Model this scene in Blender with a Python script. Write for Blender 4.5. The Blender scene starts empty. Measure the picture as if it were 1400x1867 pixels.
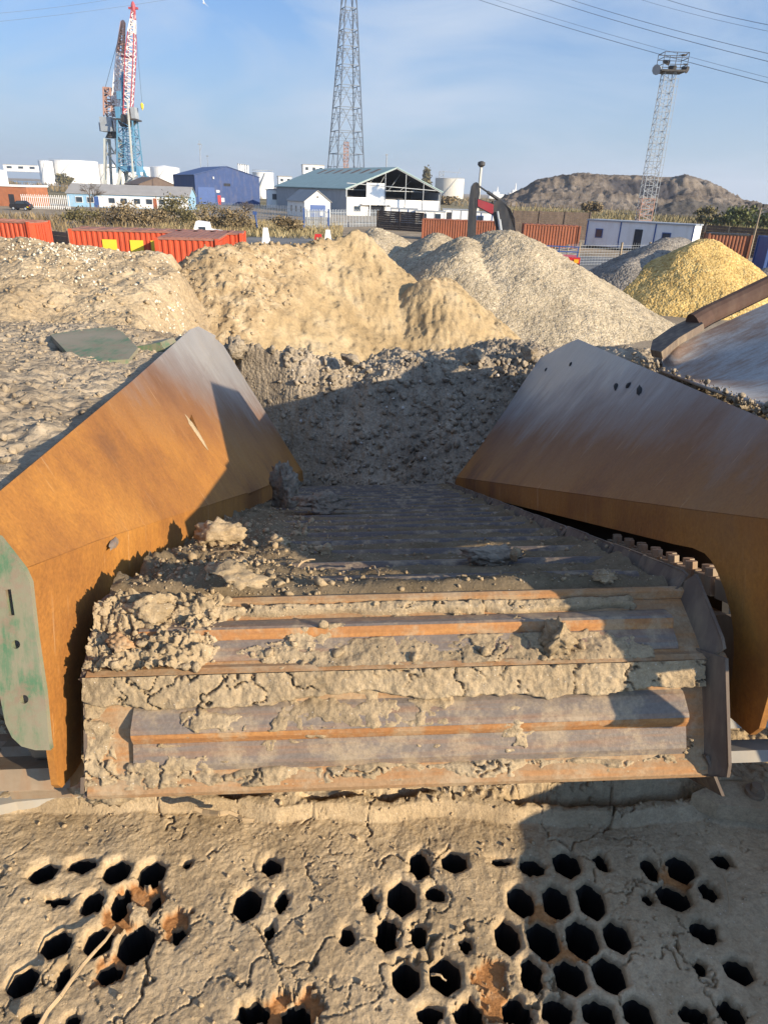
import bpy, bmesh, math, random
import numpy as np
from mathutils import Vector, Matrix
S = bpy.context.scene
COL = S.collection
rnd = random.Random(7)
npr = np.random.RandomState(11)
# ------------------------------------------------------------------ camera
FPX, CX, CY, PITCH, ROLL, CAMH = 1235., 700., 933.5, math.radians(25.4), .035, 5.
FW = np.array([0, math.cos(PITCH), -math.sin(PITCH)]); UP0 = np.array([0, math.sin(PITCH), math.cos(PITCH)]); R0 = np.array([1., 0, 0])
RT = R0*math.cos(ROLL)+UP0*math.sin(ROLL); UP = UP0*math.cos(ROLL)-R0*math.sin(ROLL)
CAM = np.array([0, 0, CAMH])
cd = bpy.data.cameras.new('camera'); cam = bpy.data.objects.new('camera', cd); COL.objects.link(cam)
cd.sensor_fit = 'VERTICAL'; cd.sensor_height = 36.; cd.lens = FPX/1867*36; cd.clip_start = .05; cd.clip_end = 6000
cam.matrix_world = Matrix([[RT[i], UP[i], -FW[i], CAM[i]] for i in range(3)]+[[0, 0, 0, 1]])
S.camera = cam
# ------------------------------------------------------------------ light
SUN_AZ, SUN_EL = math.radians(123), math.radians(19)      # azimuth clockwise from +Y
SDIR = Vector((math.sin(SUN_AZ)*math.cos(SUN_EL), math.cos(SUN_AZ)*math.cos(SUN_EL), math.sin(SUN_EL)))
sd = bpy.data.lights.new('sun', 'SUN'); sd.energy = 5.0; sd.angle = math.radians(.5); sd.color = (1, .85, .63)
so = bpy.data.objects.new('sun', sd); COL.objects.link(so); so.rotation_euler = SDIR.to_track_quat('Z', 'Y').to_euler()
W_ = bpy.data.worlds.new('World'); S.world = W_; W_.use_nodes = True
nt = W_.node_tree; N_ = nt.nodes; L_ = nt.links
for n in list(N_): N_.remove(n)
wo = N_.new('ShaderNodeOutputWorld'); bg = N_.new('ShaderNodeBackground'); sk = N_.new('ShaderNodeTexSky')
sk.sky_type = 'NISHITA'; sk.sun_disc = False; sk.sun_elevation = SUN_EL; sk.sun_rotation = SUN_AZ; sk.air_density = 1.0; sk.dust_density = .6; sk.ozone_density = 2.0; sk.altitude = 0
tc = N_.new('ShaderNodeTexCoord'); mp = N_.new('ShaderNodeMapping'); mp.inputs['Scale'].default_value = (1.6, 1.2, 5.5); mp.inputs['Rotation'].default_value = (0, .35, .5)
nz = N_.new('ShaderNodeTexNoise'); nz.inputs['Scale'].default_value = 1.7; nz.inputs['Detail'].default_value = 7; nz.inputs['Roughness'].default_value = .55; nz.inputs['Distortion'].default_value = .5
rp = N_.new('ShaderNodeValToRGB'); rp.color_ramp.elements[0].position = .42; rp.color_ramp.elements[0].color = (0, 0, 0, 1); rp.color_ramp.elements[1].position = .70; rp.color_ramp.elements[1].color = (.85, .85, .85, 1)
mx = N_.new('ShaderNodeMix'); mx.data_type = 'RGBA'; mx.inputs['B'].default_value = (6.2, 7.3, 8.9, 1)
tn = N_.new('ShaderNodeMix'); tn.data_type = 'RGBA'; tn.blend_type = 'MULTIPLY'; tn.inputs['Factor'].default_value = 1; tn.inputs['B'].default_value = (.52, 1.06, 1.72, 1)
hz_ = N_.new('ShaderNodeMix'); hz_.data_type = 'RGBA'; hz_.inputs['B'].default_value = (5.0, 6.2, 7.7, 1)
sx_ = N_.new('ShaderNodeSeparateXYZ'); hr = N_.new('ShaderNodeValToRGB'); hr.color_ramp.elements[0].position = .0; hr.color_ramp.elements[0].color = (.93, .93, .93, 1); hr.color_ramp.elements[1].position = .30; hr.color_ramp.elements[1].color = (.0, .0, .0, 1)
L_.new(tc.outputs['Generated'], sx_.inputs[0]); L_.new(sx_.outputs['Z'], hr.inputs['Fac']); L_.new(hr.outputs['Color'], hz_.inputs['Factor'])
L_.new(tc.outputs['Generated'], mp.inputs['Vector']); L_.new(mp.outputs['Vector'], nz.inputs['Vector']); L_.new(nz.outputs['Fac'], rp.inputs['Fac'])
L_.new(rp.outputs['Color'], mx.inputs['Factor']); L_.new(sk.outputs['Color'], tn.inputs['A']); L_.new(tn.outputs['Result'], hz_.inputs['A']); L_.new(hz_.outputs['Result'], mx.inputs['A']); vd = N_.new('ShaderNodeVectorMath'); vd.operation = 'DOT_PRODUCT'; vd.inputs[1].default_value = SDIR; L_.new(tc.outputs['Generated'], vd.inputs[0])
gl = N_.new('ShaderNodeMapRange'); gl.inputs['From Min'].default_value = -.1; gl.inputs['From Max'].default_value = 1; gl.inputs['To Min'].default_value = 1; gl.inputs['To Max'].default_value = 2.1; L_.new(vd.outputs['Value'], gl.inputs['Value'])
vs_ = N_.new('ShaderNodeVectorMath'); vs_.operation = 'SCALE'; L_.new(mx.outputs['Result'], vs_.inputs[0]); L_.new(gl.outputs['Result'], vs_.inputs['Scale']); L_.new(vs_.outputs['Vector'], bg.inputs['Color'])      # brighter sky towards the sun
bg.inputs['Strength'].default_value = .053
L_.new(bg.outputs['Background'], wo.inputs['Surface'])
S.view_settings.view_transform = 'Standard'; S.view_settings.look = 'None'; S.view_settings.gamma = 1; S.view_settings.use_curve_mapping = False
S.view_settings.exposure = .9
S.cycles.max_bounces = 8; S.cycles.diffuse_bounces = 5; S.cycles.glossy_bounces = 2
# ------------------------------------------------------------------ pixel helpers (full-size photograph pixels -> world)
def ray(x, y): return FW+RT*((x-CX)/FPX)+UP*((CY-y)/FPX)
def atY(x, y, Y): d = ray(x, y); return CAM+d*(Y/d[1])
def atZ(x, y, z): d = ray(x, y); return CAM+d*((z-CAMH)/d[2])
def onpl(x, y, p0, n): d = ray(x, y); return CAM+d*(np.dot(p0-CAM, n)/np.dot(d, n))
def atD(x, y, D): return CAM+ray(x, y)*D
def v(*a): return np.array(a, float)
# ------------------------------------------------------------------ noise
def _h(ix, iy, s):
    n = (ix.astype(np.int64)*374761393+iy.astype(np.int64)*668265263+s*1274126177) & 0xffffffff
    n = ((n ^ (n >> 13))*1274126177) & 0xffffffff
    n = n ^ (n >> 16)
    n = (n*2246822519) & 0xffffffff
    return ((n ^ (n >> 15)) & 0xffffff)/float(0x1000000)
def gn(x, y, s=0):
    ix = np.floor(x); iy = np.floor(y); fx = x-ix; fy = y-iy
    u = fx*fx*fx*(fx*(fx*6-15)+10); w = fy*fy*fy*(fy*(fy*6-15)+10)
    def g(a, b):
        t = _h(ix+a, iy+b, s)*2*math.pi
        return np.cos(t)*(fx-a)+np.sin(t)*(fy-b)
    return 1.5*((g(0, 0)*(1-u)+g(1, 0)*u)*(1-w)+(g(0, 1)*(1-u)+g(1, 1)*u)*w)
def fbm(x, y, o=4, s=0, gain=.5):
    r = 0; a = 1.
    for i in range(o):
        r = r+a*gn(x*2**i+i*17.3, y*2**i-i*9.1, s+i); a *= gain
    return r
def worley(x, y, s=0):
    ix = np.floor(x); iy = np.floor(y)
    f1 = np.full(x.shape, 9.); f2 = np.full(x.shape, 9.); idd = np.zeros(x.shape)
    for a in (-1, 0, 1):
        for b in (-1, 0, 1):
            px = ix+a+_h(ix+a, iy+b, s); py = iy+b+_h(ix+a, iy+b, s+91)
            d = np.hypot(px-x, py-y); hid = _h(ix+a, iy+b, s+33)
            m = d < f1
            f2 = np.where(m, f1, np.minimum(f2, d)); idd = np.where(m, hid, idd); f1 = np.where(m, d, f1)
    return f1, f2, idd
def clods(x, y, scale, s=0):            # rounded lumps 0..1 of random height
    x = x*scale; y = y*scale
    wx = x+.30*gn(x*1.7, y*1.7, s+3)+.16*gn(x*4.3, y*4.3, s+5); wy = y+.30*gn(x*1.7+9, y*1.7, s+4)+.16*gn(x*4.3, y*4.3+7, s+6)
    f1, f2, i = worley(wx, wy, s)
    return np.minimum(np.clip(1-(f1/.72)**2, 0, 1)**.6, .82+.25*gn(x*2.1, y*2.1, s+7))*(.3+.7*i)*(.86+.28*gn(x*3.3, y*3.3, s+8))
def sst(a, b, x): t = np.clip((x-a)/(b-a), 0, 1); return t*t*(3-2*t)
# ------------------------------------------------------------------ materials
def newmat(name):
    m = bpy.data.materials.new(name); m.use_nodes = True
    t = m.node_tree; b = t.nodes['Principled BSDF']
    return m, t, b
def coords(t, kind='pos', scale=None, rot=None):
    if kind == 'pos': o = t.nodes.new('ShaderNodeNewGeometry').outputs['Position']
    else: o = t.nodes.new('ShaderNodeTexCoord').outputs['Object']
    if scale:
        mp = t.nodes.new('ShaderNodeMapping'); mp.inputs['Scale'].default_value = scale
        if rot: mp.inputs['Rotation'].default_value = rot
        t.links.new(o, mp.inputs['Vector']); o = mp.outputs['Vector']
    return o
def noise(t, co, sc, det=5, rough=.55, dist=0):
    n = t.nodes.new('ShaderNodeTexNoise'); n.inputs['Scale'].default_value = sc; n.inputs['Detail'].default_value = det; n.inputs['Roughness'].default_value = rough; n.inputs['Distortion'].default_value = dist
    t.links.new(co, n.inputs['Vector']); return n.outputs['Fac']
def ramp(t, fac, els):
    r = t.nodes.new('ShaderNodeValToRGB'); e = r.color_ramp.elements
    while len(e) > 1: e.remove(e[-1])
    for i, (p, c) in enumerate(els):
        if isinstance(c, (int, float)): c = (c, c, c)
        if i == 0: x = e[0]; x.position = p
        else: x = e.new(p)
        x.color = (*c, 1)
    t.links.new(fac, r.inputs['Fac']); return r.outputs['Color']
def mixc(t, fac, a, b, mode='MIX'):
    m = t.nodes.new('ShaderNodeMix'); m.data_type = 'RGBA'; m.blend_type = mode
    for k, val in (('Factor', fac), ('A', a), ('B', b)):
        if hasattr(val, 'node'): t.links.new(val, m.inputs[k])
        elif k == 'Factor': m.inputs[k].default_value = val
        else: m.inputs[k].default_value = (*val, 1)
    return m.outputs['Result']
def mth(t, op, a, b=0., clamp=False):
    m = t.nodes.new('ShaderNodeMath'); m.operation = op; m.use_clamp = clamp
    for i, val in enumerate((a, b)):
        if hasattr(val, 'node'): t.links.new(val, m.inputs[i])
        else: m.inputs[i].default_value = val
    return m.outputs[0]
def bump(t, b, h, strength, dist):
    n = t.nodes.new('ShaderNodeBump'); n.inputs['Strength'].default_value = strength; n.inputs['Distance'].default_value = dist
    t.links.new(h, n.inputs['Height'])
    if b.inputs['Normal'].is_linked: t.links.new(b.inputs['Normal'].links[0].from_socket, n.inputs['Normal'])
    t.links.new(n.outputs['Normal'], b.inputs['Normal'])
def attr(t, name):
    a = t.nodes.new('ShaderNodeAttribute'); a.attribute_name = name; return a.outputs['Fac']
def earth(name, lo, mid, hi, sc=1.5, fine=30, bs=.6, bd=.02, rough=.95, vor=0, vorbd=.03):
    m, t, b = newmat(name); co = coords(t)
    c = ramp(t, noise(t, co, sc, 8, .6), [(.3, lo), (.5, mid), (.72, hi)])
    f = noise(t, co, fine, 6, .65)
    c = mixc(t, 1, c, ramp(t, f, [(.25, .68), (.5, 1.), (.75, 1.22)]), 'MULTIPLY')
    b.inputs['Roughness'].default_value = rough; b.inputs['Specular IOR Level'].default_value = .15
    bump(t, b, f, bs, bd)
    if vor:
        vn = t.nodes.new('ShaderNodeTexVoronoi'); vn.inputs['Scale'].default_value = vor; t.links.new(co, vn.inputs['Vector'])
        bump(t, b, vn.outputs['Distance'], -1 if False else 1, -vorbd)
        c = mixc(t, .35, c, ramp(t, vn.outputs['Color'], [(0, .6), (1, 1.35)]), 'MULTIPLY')
    t.links.new(c, b.inputs['Base Color'])
    return m
def gravel(name, cols, vor, bd, sc=.6, stain=None):
    m, t, b = newmat(name); co = coords(t)
    vn = t.nodes.new('ShaderNodeTexVoronoi'); vn.inputs['Scale'].default_value = vor; t.links.new(co, vn.inputs['Vector'])
    sep = t.nodes.new('ShaderNodeSeparateColor'); t.links.new(vn.outputs['Color'], sep.inputs[0])
    c = ramp(t, sep.outputs[0], [(i/(len(cols)-1), q) for i, q in enumerate(cols)])
    c = mixc(t, 1, c, ramp(t, noise(t, co, sc, 5), [(.3, .75), (.7, 1.15)]), 'MULTIPLY')
    t.links.new(c, b.inputs['Base Color']); b.inputs['Roughness'].default_value = .9; b.inputs['Specular IOR Level'].default_value = .2
    bump(t, b, vn.outputs['Distance'], 1, -bd)
    return m
def paint(name, col, rough=.55, var=.25, sc=2., dirt=None, dirtamt=.35, metal=0, corr=None, spec=.3, kind='obj'):
    m, t, b = newmat(name); co = coords(t, kind)
    n = noise(t, co, sc, 6, .6)
    c = mixc(t, 1, col, ramp(t, n, [(.25, 1-var), (.75, 1+var*.6)]), 'MULTIPLY')
    if dirt:
        d = noise(t, coords(t, kind, (sc*3, sc*3, sc*.6)), 1.0, 6, .65)
        c = mixc(t, mth(t, 'MULTIPLY', ramp(t, d, [(.45, 0.), (.75, 1.)]), dirtamt), c, dirt)
    t.links.new(c, b.inputs['Base Color']); b.inputs['Roughness'].default_value = rough; b.inputs['Metallic'].default_value = metal; b.inputs['Specular IOR Level'].default_value = spec
    return m
M = {}
CLAY = ((.20, .145, .085), (.33, .245, .15), (.44, .335, .215))
M['ground'] = earth('ground_soil', (.17, .13, .085), (.26, .205, .14), (.34, .275, .19), .35, 12, .6, .03)
M['asphalt'] = earth('road_surface', (.10, .10, .10), (.15, .15, .145), (.21, .205, .195), .3, 20, .3, .01)
M['grass'] = earth('rough_grass', (.06, .07, .025), (.13, .12, .045), (.20, .17, .08), .4, 6, .8, .08)
M['clay'] = earth('clay_heap_soil', (.20, .152, .10), (.30, .236, .16), (.39, .315, .22), 1.2, 40, .9, .012, vor=26, vorbd=.012)
M['wetclay'] = earth('wet_clay_soil', (.165, .132, .096), (.275, .224, .162), (.385, .315, .228), 2.5, 60, .8, .012, vor=34, vorbd=.01)
M['tan'] = earth('tan_mound_soil', (.24, .175, .105), (.335, .253, .155), (.44, .35, .23), .5, 14, .9, .035, vor=11, vorbd=.025)
M['sand'] = earth('yellow_sand', (.36, .235, .10), (.50, .35, .165), (.60, .45, .25), .45, 10, .8, .04, vor=9, vorbd=.02)
M['gravel'] = gravel('pale_gravel', [(.21, .165, .108), (.345, .278, .18), (.42, .34, .232), (.30, .243, .158), (.50, .415, .29)], 13, .03)
M['yellow'] = gravel('yellow_gravel', [(.29, .175, .055), (.47, .315, .105), (.56, .385, .14), (.40, .26, .08), (.61, .44, .185)], 9, .045)
M['greygr'] = gravel('grey_gravel', [(.12, .105, .088), (.21, .185, .155), (.28, .245, .20), (.17, .15, .125)], 8, .05)
M['spoil'] = earth('spoil_soil', (.17, .13, .095), (.27, .215, .16), (.36, .295, .225), .05, .35, 1, 1.2)
M['darkspoil'] = earth('dark_spoil', (.05, .045, .04), (.085, .075, .065), (.12, .105, .09), .05, .5, 1, .6)
# ------------------------------------------------------------------ mesh builders
def link(name, me, mat=None, parent=None, smooth=False, mw=None):
    o = bpy.data.objects.new(name, me); COL.objects.link(o)
    me.name = name
    if mat is not None:
        for q in (mat if isinstance(mat, (list, tuple)) else [mat]): me.materials.append(q)
    if parent is not None: o.parent = parent
    if mw is not None: o.matrix_basis = mw
    if smooth: me.polygons.foreach_set('use_smooth', [True]*len(me.polygons))
    return o
def tag(o, label=None, cat=None, group=None, kind=None):
    if label: o['label'] = label
    if cat: o['category'] = cat
    if group: o['group'] = group
    if kind: o['kind'] = kind
    return o
def thing(name, label, cat, loc=(0, 0, 0), yaw=0, group=None):
    o = bpy.data.objects.new(name, None); COL.objects.link(o); o.empty_display_size = .2
    o.location = [float(q) for q in loc]; o.rotation_euler = (0, 0, yaw)
    return tag(o, label, cat, group)
class MB:
    def __init__(s): s.V = []; s.F = []; s.mi = []; s.k = 0
    def add(s, vs, fs):
        b = len(s.V); s.V += [tuple(float(c) for c in q) for q in vs]; s.F += [tuple(b+i for i in f) for f in fs]; s.mi += [s.k]*len(fs)
        return s
    def box(s, c, d, ax=None):
        c = np.array(c, float); ax = np.eye(3) if ax is None else np.array(ax, float); h = np.array(d, float)/2
        vs = [c+ax[0]*h[0]*i+ax[1]*h[1]*j+ax[2]*h[2]*k for k in (-1, 1) for j in (-1, 1) for i in (-1, 1)]
        return s.add(vs, [(0, 2, 3, 1), (4, 5, 7, 6), (0, 1, 5, 4), (2, 6, 7, 3), (0, 4, 6, 2), (1, 3, 7, 5)])
    def b2(s, x0, x1, y0, y1, z0, z1): return s.box(((x0+x1)/2, (y0+y1)/2, (z0+z1)/2), (x1-x0, y1-y0, z1-z0))
    def tube(s, p, q, r, n=4, r2=None, caps=True):
        p = np.array(p, float); q = np.array(q, float); d = q-p; L = np.linalg.norm(d)
        if L < 1e-9: return s
        d /= L; r2 = r if r2 is None else r2
        u = np.cross(d, [0, 0, 1.] if abs(d[2]) < .9 else [1., 0, 0]); u /= np.linalg.norm(u); w = np.cross(d, u)
        A = [2*math.pi*i/n+math.pi/4 for i in range(n)]
        vs = [p+(u*math.cos(a)+w*math.sin(a))*r for a in A]+[q+(u*math.cos(a)+w*math.sin(a))*r2 for a in A]
        fs = [(i, (i+1) % n, n+(i+1) % n, n+i) for i in range(n)]
        if caps: fs += [tuple(range(n-1, -1, -1)), tuple(range(n, 2*n))]
        return s.add(vs, fs)
    def path(s, pts, r, n=5):
        for a, b in zip(pts[:-1], pts[1:]): s.tube(a, b, r, n)
        return s
    def prism(s, poly, off):
        n = len(poly); poly = [np.array(p, float) for p in poly]; off = np.array(off, float)
        vs = poly+[p+off for p in poly]
        fs = [tuple(range(n)), tuple(range(2*n-1, n-1, -1))]+[(i, n+i, n+(i+1) % n, (i+1) % n) for i in range(n)]
        return s.add(vs, fs)
    def lathe(s, c, prof, n=24):
        c = np.array(c, float); k = len(prof)
        vs = [c+np.array([r*math.cos(2*math.pi*j/n), r*math.sin(2*math.pi*j/n), z]) for r, z in prof for j in range(n)]
        fs = [(i*n+j, i*n+(j+1) % n, (i+1)*n+(j+1) % n, (i+1)*n+j) for i in range(k-1) for j in range(n)]
        return s.add(vs, fs)
    def lattice(s, p, q, w0, w1, nseg, r, rb=None, side=None, zig=True):
        p = np.array(p, float); q = np.array(q, float); d = (q-p)/np.linalg.norm(q-p); rb = rb or r*.6
        u = np.array(side, float) if side is not None else np.array([1., 0, 0]); u = u-d*np.dot(u, d); u /= np.linalg.norm(u); w = np.cross(d, u)
        def ring(t):
            c = p+(q-p)*t; h = (w0+(w1-w0)*t)/2
            return [c+u*h*a+w*h*b for a, b in ((-1, -1), (1, -1), (1, 1), (-1, 1))]
        R = [ring(i/nseg) for i in range(nseg+1)]
        for j in range(4): s.tube(R[0][j], R[-1][j], r)
        for i in range(nseg):
            for j in range(4):
                k = (j+1) % 4
                s.tube(R[i+1][j], R[i+1][k], rb)
                if zig:
                    if (i+j) % 2: s.tube(R[i][j], R[i+1][k], rb)
                    else: s.tube(R[i][k], R[i+1][j], rb)
        return s
    def build(s, name, mat, parent=None, smooth=False, mw=None):
        me = bpy.data.meshes.new(name); me.from_pydata(s.V, [], s.F)
        if any(s.mi): me.polygons.foreach_set('material_index', s.mi)
        me.validate(); me.update()
        return link(name, me, mat, parent, smooth, mw)
def npmesh(name, V, Fq, attrs=None):
    me = bpy.data.meshes.new(name); V = np.asarray(V, np.float32); Fq = np.asarray(Fq, np.int32)
    me.vertices.add(len(V)); me.vertices.foreach_set('co', V.ravel())
    k = Fq.shape[1]; me.loops.add(Fq.size); me.loops.foreach_set('vertex_index', Fq.ravel())
    me.polygons.add(len(Fq)); me.polygons.foreach_set('loop_start', np.arange(0, Fq.size, k, dtype=np.int32))
    me.update(calc_edges=True); me.validate()
    for nm, a in (attrs or {}).items():
        at = me.attributes.new(nm, 'FLOAT', 'POINT'); at.data.foreach_set('value', np.asarray(a, np.float32).ravel())
    return me
def hf(name, xs, ys, fn, mat, parent=None, to=None, smooth=True, mask=None):
    X, Y = np.meshgrid(xs, ys); r = fn(X, Y); at = {}
    if isinstance(r, tuple): Z, at = r
    else: Z = r
    ny, nx = X.shape
    V = np.stack([X, Y, Z], -1).reshape(-1, 3)
    if to is not None: V = to(V)
    i = np.arange(ny*nx).reshape(ny, nx)
    Fq = np.stack([i[:-1, :-1], i[:-1, 1:], i[1:, 1:], i[1:, :-1]], -1).reshape(-1, 4)
    if mask is not None:
        mk = mask(X, Y, Z); mm = (mk[:-1, :-1] & mk[:-1, 1:] & mk[1:, 1:] & mk[1:, :-1]).ravel(); Fq = Fq[mm]
    me = npmesh(name, V, Fq, at)
    return link(name, me, mat, parent, smooth)
def ar(a, b, st): return np.linspace(a, b, int(round((b-a)/st))+1)
# clods: unit lumps
def ico(sub):
    bm = bmesh.new(); bmesh.ops.create_icosphere(bm, subdivisions=sub, radius=1)
    V = np.array([q.co[:] for q in bm.verts]); Fq = np.array([[q.index for q in f.verts] for f in bm.faces]); bm.free(); return V, Fq
ICO = {k: ico(k) for k in (1, 2, 3, 4)}
def lump(seed, sub=2, rough=.3):
    V, Fq = ICO[sub]; r = np.random.RandomState(seed); V = V.copy()
    for k in range(5):       # planar cuts give faceted broken-soil shapes
        n = r.normal(size=3); n /= np.linalg.norm(n); d = .45+.42*r.rand(); t = V@n; V = V-np.outer(np.clip(t-d, 0, None), n)
    def n3(f, s): return gn(V[:, 0]*f+s*3.1, V[:, 1]*f+V[:, 2]*f*.83, s)+gn(V[:, 2]*f+7.7, V[:, 1]*f*.9-V[:, 0]*f*.7+s, s+5)
    a = 1.1+rough*(.75*n3(1.5, seed)+.6*n3(3.4, seed+20)+(.4*n3(7.5, seed+40) if sub > 1 else 0)+(.45*n3(14, seed+60) if sub > 2 else 0)+(.30*n3(27, seed+70) if sub > 3 else 0))
    return V*a[:, None]*np.array([1, .75+.4*r.rand(), .6+.35*r.rand()])
LUMPS = {s: [lump(40+i, s) for i in range(8)] for s in (1, 2)}
def rotm(r):
    q = r.normal(size=4); q /= np.linalg.norm(q); w, x, y, z = q
    return np.array([[1-2*(y*y+z*z), 2*(x*y-z*w), 2*(x*z+y*w)], [2*(x*y+z*w), 1-2*(x*x+z*z), 2*(y*z-x*w)], [2*(x*z-y*w), 2*(y*z+x*w), 1-2*(x*x+y*y)]])
def scatter(name, P, R, mat, sub=1, seed=1, squash=1., smooth=False):
    r = np.random.RandomState(seed); Vs = []; Fs = []; b = 0; Fq = ICO[sub][1]
    for p, q in zip(P, R):
        V = LUMPS[sub][r.randint(8)]@rotm(r).T*q; V[:, 2] *= squash
        Vs.append(V+np.asarray(p)); Fs.append(Fq+b); b += len(V)
    me = npmesh(name, np.concatenate(Vs), np.concatenate(Fs)); return link(name, me, mat, None, smooth)
def at_hf(fn, x, y):
    r = fn(np.array([x], float), np.array([y], float)); r = r[0] if isinstance(r, tuple) else r
    return float(r[0])
# ------------------------------------------------------------------ feeder frame (w across, a along the belt away from the head, n up)
_a = ray(648, 816); AX = _a/np.linalg.norm(_a)
_dl, _dr = ray(195, 1105), ray(1270, 1078); _k = np.dot(_dl, AX)/np.dot(_dr, AX); _t = 1.4/np.linalg.norm(_dr*_k-_dl)
PL, PR = CAM+_dl*_t, CAM+_dr*_k*_t
WX = (PR-PL)/1.4; NX = np.cross(WX, AX); O0 = (PL+PR)/2
BF = np.stack([WX, AX, NX], 1)
def L2W(p): return O0+np.asarray(p)@BF.T
def W2L(p): return (np.asarray(p)-O0)@BF
BM = Matrix([[BF[i, 0], BF[i, 1], BF[i, 2], O0[i]] for i in range(3)]+[[0, 0, 0, 1]])
def Lpl(px, p0, n):      # pixel -> belt-frame point on a belt-frame plane
    return W2L(onpl(px[0], px[1], L2W(np.array(p0, float)), BF@np.array(n, float)))
def lat(px, D): return W2L(atD(px[0], px[1], D))
_h2 = lat((742, 1217), 1.49); _h3 = lat((747, 1418), 1.485)
V1 = np.array([0., 0.]); V2 = _h2[1:]; V3 = _h3[1:]
print('head', V1, V2, V3, np.hypot(*(V2-V1)), np.hypot(*(V3-V2)))

# ------------------------------------------------------------------ machine materials
def rustplate():
    m, t, b = newmat('rusty_plate'); oc = t.nodes.new('ShaderNodeTexCoord').outputs['Object']
    sp = t.nodes.new('ShaderNodeSeparateXYZ'); t.links.new(oc, sp.inputs[0])
    st = noise(t, coords(t, 'obj', (3, 9, 1.2), (0, 0, .0)), 1.6, 6, .6, .3)      # slide streaks
    st2 = noise(t, coords(t, 'obj', (6, 46, 3)), 1.5, 4, .6)
    bl = noise(t, coords(t, 'obj'), 2.2, 6, .62)
    fine = noise(t, coords(t, 'obj'), 90, 4, .7)
    rust = ramp(t, bl, [(.25, (.14, .055, .015)), (.42, (.25, .097, .016)), (.58, (.34, .14, .020)), (.8, (.39, .18, .036))])
    rust = mixc(t, .22, rust, ramp(t, st, [(.3, (.45, .42, .42)), (.5, (1, 1, 1)), (.7, (1.25, 1.2, 1.1))]), 'MULTIPLY')
    rust = mixc(t, 1, rust, ramp(t, fine, [(.3, .78), (.7, 1.15)]), 'MULTIPLY')
    worn = mixc(t, bl, (.17, .158, .15), (.32, .30, .28))
    worn = mixc(t, .35, worn, ramp(t, st2, [(.3, .6), (.7, 1.25)]), 'MULTIPLY')
    # worn = polished by the load: high on the plate and towards its far end
    sg = mth(t, 'MULTIPLY', mth(t, 'SUBTRACT', mth(t, 'GREATER_THAN', sp.outputs['X'], 0.), .5), .05)
    thr = mth(t, 'ADD', mth(t, 'MULTIPLY', mth(t, 'SUBTRACT', sp.outputs['Y'], 3.6), sg), mth(t, 'ADD', .67, mth(t, 'MULTIPLY', mth(t, 'GREATER_THAN', sp.outputs['X'], 0.), -.13)))
    d = mth(t, 'SUBTRACT', sp.outputs['Z'], thr)
    d = mth(t, 'ADD', d, mth(t, 'MULTIPLY', mth(t, 'SUBTRACT', st, .5), .22))
    d = mth(t, 'ADD', d, mth(t, 'MULTIPLY', mth(t, 'SUBTRACT', bl, .5), .45))
    f = ramp(t, mth(t, 'ADD', d, .14), [(.0, 0.), (.42, 1.)])
    mid = mixc(t, ramp(t, mth(t, 'ADD', d, .34), [(0, 0.), (.4, 1.)]), rust, (.125, .062, .034))
    pale = mth(t, 'MULTIPLY', ramp(t, noise(t, coords(t, 'obj', (5, 34, 2.5), (0, 0, .1)), 1.4, 5, .6), [(.64, 0.), (.74, 1.)]), .3)
    c = mixc(t, pale, mixc(t, f, mid, worn), (.62, .42, .24))
    t.links.new(c, b.inputs['Base Color'])
    t.links.new(mth(t, 'SUBTRACT', .74, mth(t, 'MULTIPLY', f, .38)), b.inputs['Roughness']); b.inputs['Metallic'].default_value = .0
    b.inputs['Specular IOR Level'].default_value = .5
    bump(t, b, fine, .3, .002); bump(t, b, st2, .2, .003); bump(t, b, bl, .5, .03)
    return m
M['rust'] = rustplate()
def panmetal(name, base, alt, orange, om=.5, rough=.55):
    m, t, b = newmat(name); co = coords(t, 'obj')
    bl = noise(t, co, 6, 6, .65); st = noise(t, coords(t, 'obj', (2, 30, 30)), 2, 5, .6); fine = noise(t, co, 120, 4, .7)
    c = mixc(t, bl, base, alt)
    c = mixc(t, mth(t, 'MULTIPLY', ramp(t, st, [(.45, 0.), (.65, 1.)]), om), c, orange)
    c = mixc(t, mth(t, 'MULTIPLY', ramp(t, noise(t, co, 14, 7, .7), [(.48, 0.), (.62, 1.)]), .65), c, (.36, .27, .165))
    c = mixc(t, 1, c, ramp(t, fine, [(.3, .8), (.7, 1.15)]), 'MULTIPLY')
    t.links.new(c, b.inputs['Base Color']); b.inputs['Roughness'].default_value = rough; b.inputs['Specular IOR Level'].default_value = .25
    bump(t, b, fine, .4, .002); bump(t, b, bl, .4, .006)
    return m
M['panflat'] = panmetal('rusty_pan_plate', (.25, .145, .07), (.32, .205, .11), (.38, .155, .042), .6, .85)
M['panhump'] = panmetal('worn_pan_steel', (.135, .108, .088), (.205, .165, .132), (.27, .13, .055), .5, .5)
M['panedge'] = panmetal('rusty_bar_edge', (.33, .14, .045), (.30, .145, .06), (.46, .22, .07), .6, .85)
M['flange'] = paint('dark_flange_steel', (.13, .095, .07), .75, .4, 6, (.30, .225, .14), .7)
M['beltbar'] = panmetal('dirty_belt_steel', (.085, .073, .066), (.12, .10, .088), (.16, .09, .05), .3, .6)
M['shade_grime'] = paint('black_shade_and_grime', (.018, .015, .013), .8, .4, 9)  # near-black: shade painted into holes and gaps, also dirt spots on the wing
M['darksteel'] = paint('dark_steel', (.035, .034, .034), .6, .4, 3, (.16, .12, .08), .6)
M['greysteel'] = paint('dusty_grey_steel', (.34, .31, .26), .7, .35, 3, (.42, .33, .22), .7)
M['chain'] = paint('dusty_chain_steel', (.27, .20, .13), .7, .4, 9, (.25, .12, .05), .6)
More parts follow.
